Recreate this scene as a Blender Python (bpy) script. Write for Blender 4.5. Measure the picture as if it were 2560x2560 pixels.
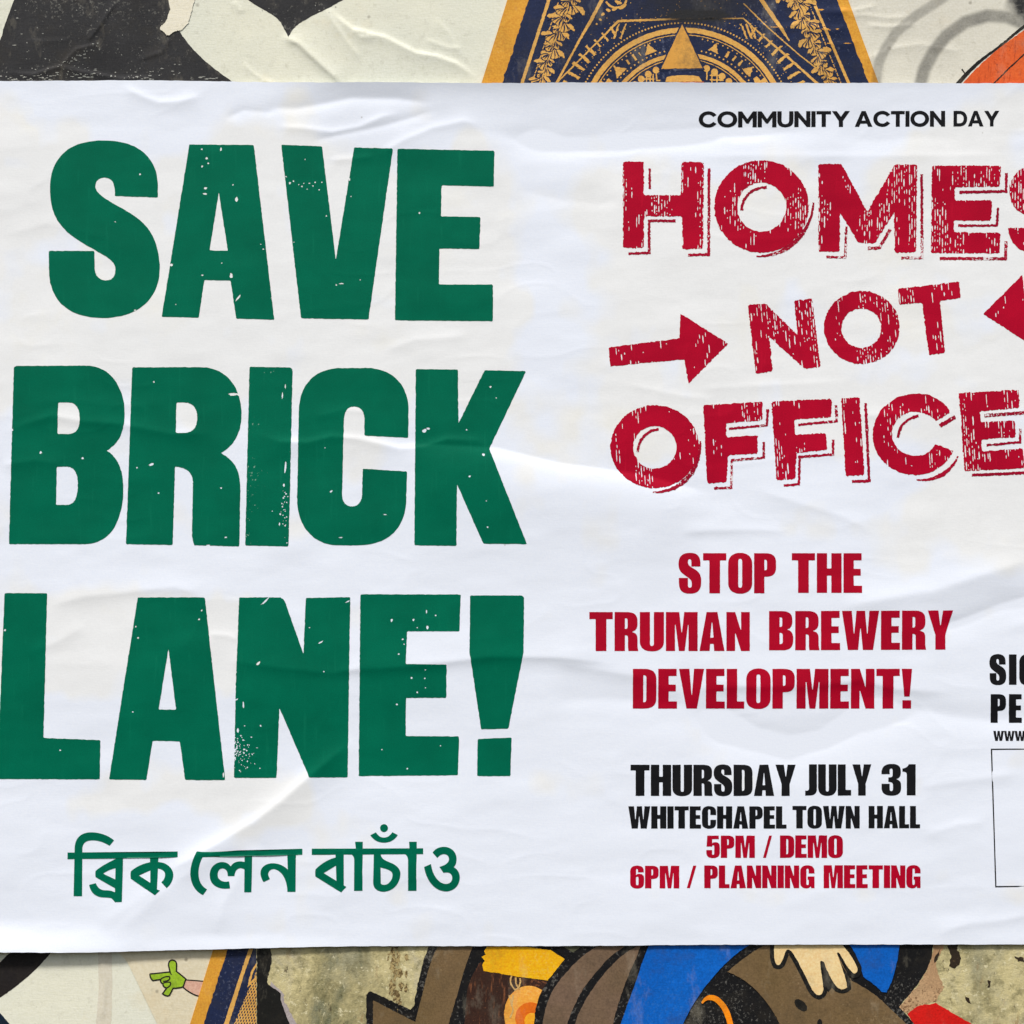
import bpy, math, random
import numpy as np
from mathutils import Vector
from mathutils.geometry import delaunay_2d_cdt

for o in list(bpy.data.objects):
    bpy.data.objects.remove(o)
scene = bpy.context.scene
COL = scene.collection
K = 0.0002            # metres per unit of the drawing (one unit = 0.2 mm)
MM = 0.001

# ---------------------------------------------------------------- camera, sky, sun
cam_d = bpy.data.cameras.new("camera")
cam = bpy.data.objects.new("camera", cam_d)
COL.objects.link(cam)
cam_d.sensor_width = 36
DIST = 1.20
cam_d.lens = 36 * DIST / (2560 * K)
cam_d.clip_start = 0.01
cam_d.clip_end = 100
cam.location = (0, -DIST, 0)
cam.rotation_euler = (math.radians(90), 0, 0)
scene.camera = cam

SUN_EL = math.radians(61)
SUN_AZ = math.radians(-24)      # measured from the wall's outward normal, negative = from the left
world = bpy.data.worlds.new("World")
scene.world = world
world.use_nodes = True
wn = world.node_tree
bg = wn.nodes['Background']
sky = wn.nodes.new('ShaderNodeTexSky')
sky.sky_type = 'NISHITA'
sky.sun_disc = False
sky.sun_elevation = SUN_EL
sky.sun_rotation = math.pi - SUN_AZ
sky.air_density = 1.6
sky.dust_density = 4.0
sky.ozone_density = 0.6
wn.links.new(sky.outputs[0], bg.inputs[0])
bg.inputs[1].default_value = 0.075
sun_d = bpy.data.lights.new("sun", 'SUN')
sun_d.energy = 2.7
sun_d.angle = math.radians(9)
sun_d.color = (1.0, 0.97, 0.93)
sun = bpy.data.objects.new("sun", sun_d)
COL.objects.link(sun)
tosun = Vector((math.sin(SUN_AZ) * math.cos(SUN_EL), -math.cos(SUN_AZ) * math.cos(SUN_EL), math.sin(SUN_EL)))
sun.rotation_euler = tosun.to_track_quat('Z', 'Y').to_euler()
sun.location = tosun * 3
scene.view_settings.view_transform = 'Standard'
scene.view_settings.look = 'None'
scene.view_settings.gamma = 1
scene.view_settings.exposure = 0.66

# ---------------------------------------------------------------- paths
def tokens(s):
    out, cur = [], ''
    for ch in s:
        if ch.isalpha():
            if cur: out.append(float(cur)); cur = ''
            out.append(ch)
        elif ch in ' ,':
            if cur: out.append(float(cur)); cur = ''
        else:
            cur += ch
    if cur: out.append(float(cur))
    return out

def bez(ps, n):
    t = np.linspace(0, 1, n + 1)[1:, None]
    ps = [np.array(p, float) for p in ps]
    if len(ps) == 3:
        return (1-t)**2*ps[0] + 2*t*(1-t)*ps[1] + t*t*ps[2]
    return (1-t)**3*ps[0] + 3*t*(1-t)**2*ps[1] + 3*t*t*(1-t)*ps[2] + t**3*ps[3]

def flat(s, n=12):
    """one path string -> list of (points, hard-corner flags)"""
    tk = tokens(s); i = 0; paths = []; cur = None; hard = None; cmd = None
    def take(k):
        nonlocal i
        v = tk[i:i+k]; i += k
        return v
    while i < len(tk):
        if isinstance(tk[i], str):
            cmd = tk[i]; i += 1
            if cmd == 'Z':
                paths.append((cur, hard, True)); cur = None
                continue
        if cmd == 'M':
            if cur: paths.append((cur, hard, False))
            cur = [tuple(take(2))]; hard = [True]; cmd = 'L'
        elif cmd == 'L':
            cur.append(tuple(take(2))); hard.append(True)
        elif cmd == 'H':
            cur.append((take(1)[0], cur[-1][1])); hard.append(True)
        elif cmd == 'V':
            cur.append((cur[-1][0], take(1)[0])); hard.append(True)
        elif cmd == 'Q':
            a = take(4); pts = bez([cur[-1], a[:2], a[2:]], n // 2)
            hard[-1] = False
            for p in pts: cur.append(tuple(p)); hard.append(False)
        elif cmd == 'C':
            a = take(6); pts = bez([cur[-1], a[:2], a[2:4], a[4:]], n)
            for p in pts: cur.append(tuple(p)); hard.append(False)
            hard[-1] = True
    if cur: paths.append((cur, hard, False))
    return paths

def rounded(pts, hard, r):
    P = [np.array(p) for p in pts]
    if len(P) > 2 and np.linalg.norm(P[0] - P[-1]) < 1e-6:
        P = P[:-1]; hard = hard[:-1]
    if r <= 0: return [tuple(p) for p in P]
    out = []; n = len(P)
    for k in range(n):
        a, b, c = P[k-1], P[k], P[(k+1) % n]
        u, v = a - b, c - b
        lu, lv = np.linalg.norm(u), np.linalg.norm(v)
        if lu < 1e-6 or lv < 1e-6: continue
        cosv = np.dot(u, v) / lu / lv
        if not hard[k] or cosv < -0.92:
            out.append(tuple(b)); continue
        q = min(r, lu * .45, lv * .45)
        p0, p1 = b + u / lu * q, b + v / lv * q
        out.append(tuple(p0))
        for p in bez([p0, b, p1], 3): out.append(tuple(p))
    return out

def rough(pts, amp, step, rnd):
    """walk the outline and shake it a little, like letterpress ink on cheap paper"""
    P = np.array(pts); out = []
    n = len(P)
    for k in range(n):
        a, b = P[k], P[(k+1) % n]
        L = np.linalg.norm(b - a)
        m = max(1, int(L / step))
        d = (b - a) / max(L, 1e-9); nn = np.array([-d[1], d[0]])
        for j in range(m):
            p = a + (b - a) * j / m
            out.append(tuple(p + nn * rnd.gauss(0, amp) + (d * rnd.gauss(0, amp * .4) if j else 0)))
    return out

def stroke(pts, w, closed=False):
    """polyline -> outline polygons of a band of width w (w may be a list)"""
    P = np.array(pts, float); n = len(P)
    W = np.array(w, float) if hasattr(w, '__len__') else np.full(n, float(w))
    if len(W) != n: W = np.interp(np.linspace(0, 1, n), np.linspace(0, 1, len(W)), W)
    L, R = [], []
    for k in range(n):
        a = P[k-1] if (k > 0 or closed) else P[k]
        c = P[(k+1) % n] if (k < n-1 or closed) else P[k]
        d1 = P[k] - a; d2 = c - P[k]
        if np.linalg.norm(d1) < 1e-9: d1 = d2
        if np.linalg.norm(d2) < 1e-9: d2 = d1
        d1 = d1 / np.linalg.norm(d1); d2 = d2 / np.linalg.norm(d2)
        m = d1 + d2
        if np.linalg.norm(m) < 1e-3: m = d1
        m = m / np.linalg.norm(m); nrm = np.array([-m[1], m[0]])
        f = 1 / max(0.5, abs(np.dot(m, d1)))
        L.append(tuple(P[k] + nrm * W[k] / 2 * f)); R.append(tuple(P[k] - nrm * W[k] / 2 * f))
    if closed: return [L, R]
    return [L + R[::-1]]

def T(block, s):
    return None

class Art:
    """shapes in drawing units; each shape = list of closed rings (even-odd); the art is their union"""
    def __init__(self, block=(0, 0, 1)):
        self.b = block; self.shapes = []; self.cuts = []
    def m(self, pts):
        ox, oy, s = self.b
        return [(ox + x * s, oy + y * s) for x, y in pts]
    def fill(self, s, r=0, n=12):
        for sub in s.split('|'):
            rings = [self.m(rounded(p, h, r)) for p, h, c in flat(sub, n)]
            self.shapes.append(rings)
        return self
    def line(self, s, w, n=10, closed=False):
        for p, h, c in flat(s, n):
            self.shapes.append([self.m(q) for q in stroke(p, w, closed or c)])
        return self
    def ell(self, cx, cy, rx, ry, hole=None, n=44, rot=0):
        def E(cx, cy, rx, ry):
            return [(cx + rx*math.cos(t)*math.cos(rot) - ry*math.sin(t)*math.sin(rot),
                     cy + rx*math.cos(t)*math.sin(rot) + ry*math.sin(t)*math.cos(rot))
                    for t in np.linspace(0, 2*math.pi, n, endpoint=False)]
        r = [self.m(E(cx, cy, rx, ry))]
        if hole: r.append(self.m(E(*hole)))
        self.shapes.append(r)
        return self
    def shake(self, amp, step, seed):
        rnd = random.Random(seed)
        self.shapes = [[rough(r, amp, step, rnd) for r in sh] for sh in self.shapes]
        return self

def inside(px, py, rings):
    res = np.zeros(len(px), bool)
    for r in rings:
        R = np.array(r); x1, y1 = R[:, 0], R[:, 1]; x2, y2 = np.roll(x1, -1), np.roll(y1, -1)
        for s in range(0, len(px), 4000):
            X = px[s:s+4000, None]; Y = py[s:s+4000, None]
            c = ((y1 > Y) != (y2 > Y))
            with np.errstate(divide='ignore', invalid='ignore'):
                xi = (x2 - x1) * (Y - y1) / (y2 - y1) + x1
            res[s:s+4000] ^= (np.sum(c & (X < xi), axis=1) % 2).astype(bool)
    return res

# ---------------------------------------------------------------- relief
_rng = np.random.default_rng(11)
_tab = _rng.random((9, 256, 256))
def vnoise(x, y, ch=0):
    xi = np.floor(x).astype(int); yi = np.floor(y).astype(int)
    fx = x - xi; fy = y - yi
    fx = fx*fx*fx*(fx*(fx*6-15)+10); fy = fy*fy*fy*(fy*(fy*6-15)+10)
    t = _tab[ch]
    g = lambda a, b: t[a % 256, b % 256]
    return ((g(xi, yi)*(1-fx) + g(xi+1, yi)*fx)*(1-fy) + (g(xi, yi+1)*(1-fx) + g(xi+1, yi+1)*fx)*fy) * 2 - 1

def sdist(x, y, poly):
    """signed distance to an open polyline (positive below / right) and the run along it 0..1"""
    P = np.array(poly, float)
    seg = np.linalg.norm(P[1:] - P[:-1], axis=1); cum = np.concatenate([[0], np.cumsum(seg)])
    best = np.full(x.shape, 1e9); sg = np.ones(x.shape); run = np.zeros(x.shape)
    for k in range(len(P)-1):
        a, b = P[k], P[k+1]; d = b - a; L2 = d @ d
        t = np.clip(((x-a[0])*d[0] + (y-a[1])*d[1]) / L2, 0, 1)
        qx = x - a[0] - t*d[0]; qy = y - a[1] - t*d[1]
        D = np.hypot(qx, qy); cr = d[0]*(y-a[1]) - d[1]*(x-a[0])
        m = D < best
        best = np.where(m, D, best); sg = np.where(m, np.sign(cr), sg)
        run = np.where(m, (cum[k] + t*seg[k]) / cum[-1], run)
    return best * sg, run

def ridge(x, y, poly, amp, wu, wd, soft=5, kind='ridge'):
    d, run = sdist(x, y, poly)
    tp = S01(np.sin(np.pi * run) * 1.7)
    if kind == 'bulge':
        dd = np.maximum(d, 0) / wd
        return amp * tp * dd * np.exp(1 - dd) 
    w = np.where(d < 0, wu, wd)
    e = np.sqrt(d*d + soft*soft) - soft
    return amp * tp * np.exp(-e / w)

def S01(t):
    t = np.clip(t, 0, 1); return t*t*(3-2*t)

MAIN_RIDGES = [
    ([(960,1112),(1100,1112),(1240,1120),(1400,1158),(1600,1185),(1800,1240)], 1.5, 0, 75, 4, 'bulge'),
    ([(620,1078),(700,1105),(770,1107),(830,1092),(900,1098),(1000,1122),(1060,1118),(1120,1098),(1190,1102),(1250,1128)], .42, 7, 26, 3, 'ridge'),
    ([(0,1085),(60,1062),(130,1040),(200,1052),(300,1060),(430,1085),(560,1085)], .34, 14, 16, 4, 'ridge'),
    ([(0,1165),(90,1150),(160,1160)], .22, 12, 14, 4, 'ridge'),
    ([(60,1010),(160,1000),(300,1015),(420,1010)], .18, 22, 22, 6, 'ridge'),
    ([(820,1680),(900,1672),(1000,1665),(1100,1655),(1230,1640),(1400,1642),(1560,1660)], .55, 70, 13, 5, 'ridge'),
    ([(560,1650),(700,1668),(830,1682),(950,1660)], .3, 30, 12, 4, 'ridge'),
    ([(1700,1722),(1850,1715),(2000,1716),(2150,1700),(2240,1722),(2400,1730)], .45, 50, 15, 5, 'ridge'),
    ([(1360,1650),(1480,1668),(1600,1690),(1720,1745)], .3, 60, 14, 8, 'ridge'),
    ([(1350,1750),(1500,1745),(1600,1750),(1800,1775)], -.3, 40, 30, 10, 'ridge'),
    ([(1700,1770),(1790,1810),(1880,1850),(1970,1872),(2060,1850),(2140,1805),(2230,1785),(2330,1790)], -.95, 62, 34, 14, 'ridge'),
    ([(2080,1520),(2200,1500),(2330,1478),(2450,1440),(2600,1392)], .7, 36, 52, 8, 'ridge'),
    ([(2320,1580),(2420,1548),(2500,1515),(2620,1490)], -.65, 26, 40, 8, 'ridge'),
    ([(2250,1760),(2380,1790),(2480,1800),(2620,1790)], -.35, 34, 24, 8, 'ridge'),
    ([(900,1840),(830,1895),(762,1952),(700,2006),(640,2052),(570,2094),(490,2140),(400,2190)], .85, 46, 17, 6, 'ridge'),
    ([(620,2090),(520,2150),(420,2220),(330,2300),(280,2350)], .40, 46, 30, 10, 'ridge'),
    ([(660,2110),(600,2190),(560,2260),(540,2340)], .32, 34, 22, 8, 'ridge'),
    ([(420,2200),(330,2260),(240,2320)], .2, 30, 26, 8, 'ridge'),
    ([(1200,318),(1300,350),(1420,366),(1560,362),(1700,352),(1800,336),(1900,330),(2060,336)], -.85, 56, 26, 10, 'ridge'),
    ([(1280,470),(1400,500),(1500,510),(1560,500)], -.2, 30, 16, 6, 'ridge'),
    ([(1780,352),(1860,362),(1940,354)], .12, 14, 26, 8, 'ridge'),
    ([(2080,345),(2190,352),(2300,345),(2420,350)], -.25, 40, 24, 8, 'ridge'),
    ([(1700,392),(1900,390),(2200,392),(2560,388)], .13, 8, 22, 3, 'ridge'),
    ([(640,268),(740,272),(820,258),(880,246),(1000,248),(1100,262)], -.5, 24, 13, 5, 'ridge'),
    ([(680,318),(760,322),(830,332),(900,318),(960,292),(1010,284)], .3, 7, 16, 3, 'ridge'),
    ([(760,358),(850,338),(950,318),(1040,292),(1100,272)], -.26, 14, 8, 3, 'ridge'),
    ([(940,392),(1010,352),(1080,322),(1160,304),(1210,318)], .28, 9, 18, 4, 'ridge'),
    ([(300,212),(350,240),(400,258),(450,255),(510,240)], .32, 8, 16, 4, 'ridge'),
    ([(560,300),(610,276),(670,282),(700,276)], -.22, 10, 10, 3, 'ridge'),
    ([(820,402),(880,398),(940,392)], .16, 5, 8, 2, 'ridge'),
    ([(100,1520),(210,1490),(330,1478),(440,1466),(520,1490)], .32, 30, 14, 6, 'ridge'),
    ([(60,1640),(150,1600),(220,1560)], .22, 24, 16, 6, 'ridge'),
    ([(520,1585),(570,1588),(600,1602)], .14, 5, 7, 2, 'ridge'),
    ([(1690,1332),(1780,1326),(1900,1324),(1980,1330)], .2, 24, 10, 4, 'ridge'),
    ([(1880,1222),(1990,1255),(2110,1292),(2200,1340)], .2, 20, 16, 5, 'ridge'),
    ([(1720,975),(1830,968),(1950,962),(2100,955)], .13, 8, 18, 3, 'ridge'),
    ([(1560,960),(1700,990),(1800,1002)], .13, 8, 16, 3, 'ridge'),
    ([(2140,1040),(2250,1036),(2400,1030)], .16, 8, 20, 3, 'ridge'),
    ([(2280,1970),(2400,1952),(2560,1930)], .22, 22, 18, 6, 'ridge'),
    ([(2300,2090),(2400,2060),(2470,2055)], .16, 16, 14, 5, 'ridge'),
    ([(2320,2340),(2420,2308),(2500,2300),(2600,2280)], .26, 26, 16, 5, 'ridge'),
    ([(0,590),(120,560),(260,590),(330,640)], .12, 20, 14, 5, 'ridge'),
    ([(950,880),(1040,850),(1180,840)], .14, 10, 14, 4, 'ridge'),
    ([(780,1045),(860,1025),(930,1030)], .16, 10, 12, 3, 'ridge'),
]
def fine(x, y, ox=0):
    h = 0.30 * vnoise(x/330+3+ox, y/210+7, 0)
    h = h + 0.11 * vnoise(x/120+1+ox, y/62+2, 1)
    h = h + 0.030 * vnoise((x+y*.3)/58+ox, y/24, 2)
    rid = 1 - np.abs(vnoise((x + 60*vnoise(x/200, y/200, 4))/150+5+ox, (y + 40*vnoise(x/150, y/150, 5))/70, 3))
    h = h + 0.06 * rid**6 * S01(vnoise(x/260+9, y/200+ox, 6)*2+.4)
    h = h + 0.008 * vnoise(x/17, y/11, 7)
    return h

def h_main(x, y):
    h = 1.5 + fine(x, y)
    for poly, amp, wu, wd, soft, kind in MAIN_RIDGES:
        h = h + ridge(x, y, poly, amp*(1.25 if kind == 'ridge' else 1.0), wu, wd, max(soft, 4), kind)
    top = np.exp(-np.maximum(y - 205, 0) / 42)
    h = h + 1.6 * top * S01((x - 620) / 300) * (1 - .6*S01((x - 1700) / 600))
    curl = S01((y - 2285) / 100) ** 1.5
    h = h + 2.3 * curl * (1 - S01((x + 40) / 620)) + .55 * S01((y-2330)/50) * S01((x-350)/200) * (1 - S01((x-700)/350))
    return np.maximum(h, .85)

BACK_RIDGES = [
    ([(806,0),(840,40),(880,72),(925,84),(960,92),(1000,112),(1040,132),(1090,140),(1140,158),(1205,204)], .55, 6, 30, 2),
    ([(700,88),(745,108),(790,150),(862,215)], .75, 26, 9, 2),
    ([(804,0),(830,50),(868,104),(905,150)], .3, 5, 16, 2),
    ([(880,70),(900,92),(940,92)], .2, 5, 9, 2),
    ([(1060,96),(1120,118),(1160,120)], .18, 5, 9, 2),
    ([(1080,40),(1120,80),(1160,150)], .15, 6, 12, 2),
    ([(600,150),(630,180),(660,200),(700,212)], .2, 5, 9, 2),
    ([(585,0),(595,18),(610,30)], .2, 4, 9, 2),
    ([(292,0),(250,62),(214,108)], .3, 5, 10, 2),
    ([(430,88),(405,130),(340,152)], .2, 5, 10, 2),
    ([(60,100),(110,102),(180,98)], .12, 3, 8, 2),
    ([(0,178),(80,186),(150,165),(200,178),(300,196),(420,192)], .3, 4, 9, 2),
    ([(150,165),(190,122),(250,108)], .25, 4, 10, 2),
    ([(2110,42),(2160,36),(2220,44),(2280,40)], .18, 5, 9, 2),
    ([(2060,18),(2120,30),(2200,10)], .2, 6, 12, 2),
    ([(2000,60),(2080,76),(2120,66)], .35, 5, 11, 2),
    ([(2030,20),(2080,30),(2130,22)], .3, 5, 11, 2),
    ([(2040,100),(2090,112),(2150,104)], .25, 5, 11, 2),
    ([(2160,60),(2220,66),(2300,58)], .2, 4, 9, 2),
    ([(1880,60),(1960,70),(2010,52)], .25, 5, 10, 2),
    ([(2140,160),(2230,120),(2300,110),(2420,130)], .18, 8, 14, 3),
    ([(250,2370),(262,2450),(255,2560)], .25, 8, 8, 3),
]
def h_back(x, y):
    h = 0.12 * vnoise(x/260+30, y/240+3, 0) + .05 * vnoise(x/70+20, y/60, 1) + .02 * vnoise(x/26, y/24+9, 2) + .006 * vnoise(x/12, y/12, 3)
    for poly, amp, wu, wd, soft in BACK_RIDGES:
        h = h + ridge(x, y, poly, amp*1.35, wu*.7, wd*.9, soft*.8)
    return h

# ---------------------------------------------------------------- spray paint (a mark lying on the back layers)
def spray(x, y):
    s = np.zeros(x.shape)
    n = vnoise(x/22, y/14, 5)
    # overspray cloud on the patterned bill
    e = ((x-1745)/(150+20*n))**2 + ((y-8)/(62+14*n))**2
    s = np.maximum(s, np.clip(1.1 - e*.75, 0, 1) * .72)
    e2 = ((x-1745)/95)**2 + ((y-38)/20)**2
    s = np.maximum(s, np.clip(1.5 - e2, 0, 1))
    def ring(poly, w, a):
        d, run = sdist(x, y, poly)
        return a * S01(1.5*(1.15 - np.abs(d)/w))
    B = (1800, 0, 760/1932)
    Tm = lambda ps: [(B[0]+a*B[2], B[1]+b*B[2]) for a, b in ps]
    s = np.maximum(s, ring(Tm([(1480,-60),(1400,0),(1250,95),(1120,205),(1050,310),(1010,400),(990,560)]), 15, .42*(1+.12*n)))
    s = np.maximum(s, ring(Tm([(1900,135),(1830,105),(1700,98),(1560,140),(1440,225),(1360,325),(1300,440),(1270,560)]), 19, .60*(1+.1*n)))
    e3 = ((x-2575)/55)**2 + ((y-15)/50)**2
    s = np.maximum(s, np.clip(1.15 - e3*.7 + n*.25, 0, 1))
    return np.clip(s, 0, 1)

# ---------------------------------------------------------------- mesh building
def W3(x, y, h):
    out = np.empty((len(x), 3))
    out[:, 0] = (x - 1280) * K; out[:, 1] = -h * MM; out[:, 2] = (1280 - y) * K
    return out

def link(o, parent=None):
    COL.objects.link(o)
    if parent: o.parent = parent
    return o

def mesh_from(name, co, faces, mat, parent, sp=None, smooth=True):
    me = bpy.data.meshes.new(name)
    me.from_pydata(co.tolist() if hasattr(co, 'tolist') else co, [], faces)
    if smooth:
        me.polygons.foreach_set('use_smooth', np.ones(len(me.polygons), bool))
    if sp is not None:
        at = me.attributes.new('spray', 'FLOAT', 'POINT')
        at.data.foreach_set('value', np.asarray(sp, dtype=np.float32))
    me.materials.append(mat)
    me.update()
    return link(bpy.data.objects.new(name, me), parent)

def grid_sheet(name, xs, ys, hf, mat, parent, left=None, right=None, top=None, bottom=None, thick=0.25, sp=False):
    """a sheet of paper: front surface on a grid whose sides may be slanted, with real edge thickness"""
    nx, ny = len(xs), len(ys)
    u = (np.array(xs) - xs[0]) / (xs[-1] - xs[0]); v = (np.array(ys) - ys[0]) / (ys[-1] - ys[0])
    X = np.tile(np.array(xs, float), (ny, 1)); Y = np.tile(np.array(ys, float)[:, None], (1, nx))
    if top is not None:
        t = top(X); b = bottom(X)
        Y = t + (Y - ys[0]) / (ys[-1] - ys[0]) * (b - t)
    if left is not None:
        l = left(Y); r = right(Y)
        X = l + (X - xs[0]) / (xs[-1] - xs[0]) * (r - l)
    x = X.ravel(); y = Y.ravel()
    co = W3(x, y, hf(x, y))
    idx = np.arange(nx*ny).reshape(ny, nx)
    f = np.stack([idx[1:, :-1].ravel(), idx[1:, 1:].ravel(), idx[:-1, 1:].ravel(), idx[:-1, :-1].ravel()], 1)
    ring = np.concatenate([idx[0, :], idx[1:, -1], idx[-1, -2::-1], idx[-2:0:-1, 0]])
    m = len(ring); base = nx*ny
    back = co[ring].copy(); back[:, 1] += thick * MM
    co2 = np.vstack([co, co[ring], back])
    a = base + np.arange(m); b = base + (np.arange(m)+1) % m
    sk = np.stack([a, b, b+m, a+m], 1)
    faces = f.tolist() + sk.tolist()
    s = None
    if sp:
        s = (glue if sp == 'glue' else spray)(x, y); s = np.concatenate([s, s[ring], s[ring]])
    return mesh_from(name, co2, faces, mat, parent, s)

def ink(name, art, hf, mat, parent, lift=.075, step=4.0, sp=False, cuts=(), clip=None):
    """a printed or painted shape: its own skin of colour following the sheet it lies on"""
    allr = [r for sh in art.shapes for r in sh if len(r) > 2]
    A = np.vstack([np.array(r) for r in allr])
    x0, y0 = A.min(0); x1, y1 = A.max(0)
    gx = np.arange(math.ceil(x0/step)*step, x1, step); gy = np.arange(math.ceil(y0/step)*step, y1, step)
    verts = []; edges = []
    def add(r):
        b = len(verts); n = len(r)
        verts.extend(Vector((float(p[0]), float(p[1]))) for p in r)
        edges.extend((b+i, b+(i+1) % n) for i in range(n))
    cuts = [c for c in cuts if max(p[0] for p in c) > x0 and min(p[0] for p in c) < x1 and max(p[1] for p in c) > y0 and min(p[1] for p in c) < y1]
    for r in allr: add(r)
    for r in cuts: add(r)
    if len(gx) and len(gy):
        GX, GY = np.meshgrid(gx, gy); GX = GX.ravel(); GY = GY.ravel()
        ins = np.zeros(len(GX), bool)
        for sh in art.shapes: ins |= inside(GX, GY, sh)
        verts.extend(Vector((float(a), float(b))) for a, b in zip(GX[ins], GY[ins]))
    vo, eo, fo = delaunay_2d_cdt(verts, edges, [], 0, 1e-4, False)[:3]
    V = np.array([(v.x, v.y) for v in vo]); F = np.array([f for f in fo if len(f) == 3])
    c = V[F].mean(1)
    ok = np.zeros(len(c), bool)
    for sh in art.shapes: ok |= inside(c[:, 0], c[:, 1], sh)
    for r in cuts: ok &= ~inside(c[:, 0], c[:, 1], [r])
    if clip is not None: ok &= clip(c[:, 0], c[:, 1])
    F = F[ok]
    used = np.unique(F); mp = -np.ones(len(V), int); mp[used] = np.arange(len(used)); V = V[used]; F = mp[F]
    area = (V[F[:, 1], 0]-V[F[:, 0], 0])*(V[F[:, 2], 1]-V[F[:, 0], 1]) - (V[F[:, 1], 1]-V[F[:, 0], 1])*(V[F[:, 2], 0]-V[F[:, 0], 0])
    F[area > 0] = F[area > 0][:, ::-1]
    co = W3(V[:, 0], V[:, 1], hf(V[:, 0], V[:, 1]) + lift)
    return mesh_from(name, co, F.tolist(), mat, parent, spray(V[:, 0], V[:, 1]) if sp else None)

def empty(name, loc=(0, 0, 0), parent=None, **props):
    o = bpy.data.objects.new(name, None)
    o.empty_display_size = 0.01
    o.location = loc
    link(o, parent)
    for k, v in props.items(): o[k] = v
    return o

# ---------------------------------------------------------------- materials
def srgb(r, g, b):
    f = lambda c: ((c/255+.055)/1.055)**2.4 if c/255 > .04045 else c/255/12.92
    return (f(r), f(g), f(b), 1)

class NT:
    def __init__(self, name):
        self.mat = bpy.data.materials.new(name); self.mat.use_nodes = True
        self.t = self.mat.node_tree; self.n = self.t.nodes; self.bsdf = self.n['Principled BSDF']
        self.tc = self.n.new('ShaderNodeTexCoord'); self.co = self.tc.outputs['Object']
    def L(self, a, b): self.t.links.new(a, b)
    def mapping(self, scale=(1, 1, 1), rot=(0, 0, 0), loc=(0, 0, 0)):
        m = self.n.new('ShaderNodeMapping'); m.inputs['Scale'].default_value = scale
        m.inputs['Rotation'].default_value = rot; m.inputs['Location'].default_value = loc
        self.L(self.co, m.inputs[0]); return m.outputs[0]
    def noise(self, scale, detail=3, rough=.5, vec=None, dist=0):
        m = self.n.new('ShaderNodeTexNoise'); m.inputs['Scale'].default_value = scale
        m.inputs['Detail'].default_value = detail; m.inputs['Roughness'].default_value = rough
        m.inputs['Distortion'].default_value = dist
        self.L(vec if vec is not None else self.co, m.inputs['Vector']); return m.outputs[0]
    def voro(self, scale, vec=None, rnd=1):
        m = self.n.new('ShaderNodeTexVoronoi'); m.inputs['Scale'].default_value = scale
        m.inputs['Randomness'].default_value = rnd
        self.L(vec if vec is not None else self.co, m.inputs['Vector']); return m
    def ramp(self, fac, stops, interp='LINEAR'):
        m = self.n.new('ShaderNodeValToRGB'); m.color_ramp.interpolation = interp
        e = m.color_ramp.elements
        while len(e) < len(stops): e.new(.5)
        for k, (p, c) in enumerate(stops):
            e[k].position = p; e[k].color = c if hasattr(c, '__len__') else (c, c, c, 1)
        self.L(fac, m.inputs[0]); return m.outputs[0]
    def mix(self, fac, a, b, mode='MIX'):
        m = self.n.new('ShaderNodeMix'); m.data_type = 'RGBA'; m.blend_type = mode
        if hasattr(fac, 'links') or hasattr(fac, 'node'): self.L(fac, m.inputs[0])
        else: m.inputs[0].default_value = fac
        for s, v in ((6, a), (7, b)):
            if hasattr(v, 'node'): self.L(v, m.inputs[s])
            else: m.inputs[s].default_value = v
        return m.outputs[2]
    def math(self, op, a, b=None, clamp=False):
        m = self.n.new('ShaderNodeMath'); m.operation = op; m.use_clamp = clamp
        for s, v in ((0, a), (1, b)):
            if v is None: continue
            if hasattr(v, 'node'): self.L(v, m.inputs[s])
            else: m.inputs[s].default_value = v
        return m.outputs[0]
    def sep(self):
        m = self.n.new('ShaderNodeSeparateXYZ'); self.L(self.co, m.inputs[0]); return m.outputs
    def bump(self, h, strength, dist=.0002):
        m = self.n.new('ShaderNodeBump'); m.inputs['Strength'].default_value = strength
        m.inputs['Distance'].default_value = dist
        self.L(h, m.inputs['Height']); self.L(m.outputs[0], self.bsdf.inputs['Normal'])
    def out(self, col, rough=.6, spec=.35):
        if hasattr(col, 'node'): self.L(col, self.bsdf.inputs['Base Color'])
        else: self.bsdf.inputs['Base Color'].default_value = col
        if hasattr(rough, 'node'): self.L(rough, self.bsdf.inputs['Roughness'])
        else: self.bsdf.inputs['Roughness'].default_value = rough
        self.bsdf.inputs['Specular IOR Level'].default_value = spec
        return self.mat

def weave(m):
    """fine laid texture of the pasted paper, the same in paper and ink"""
    a = m.noise(1, 2, .5, m.mapping((260, 1, 1500)))
    b = m.noise(1, 2, .5, m.mapping((1300, 1, 420)))
    c = m.noise(900, 3, .6)
    s = m.math('ADD', m.math('MULTIPLY', a, .6), m.math('MULTIPLY', b, .35))
    return m.math('ADD', s, m.math('MULTIPLY', c, .5))

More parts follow.
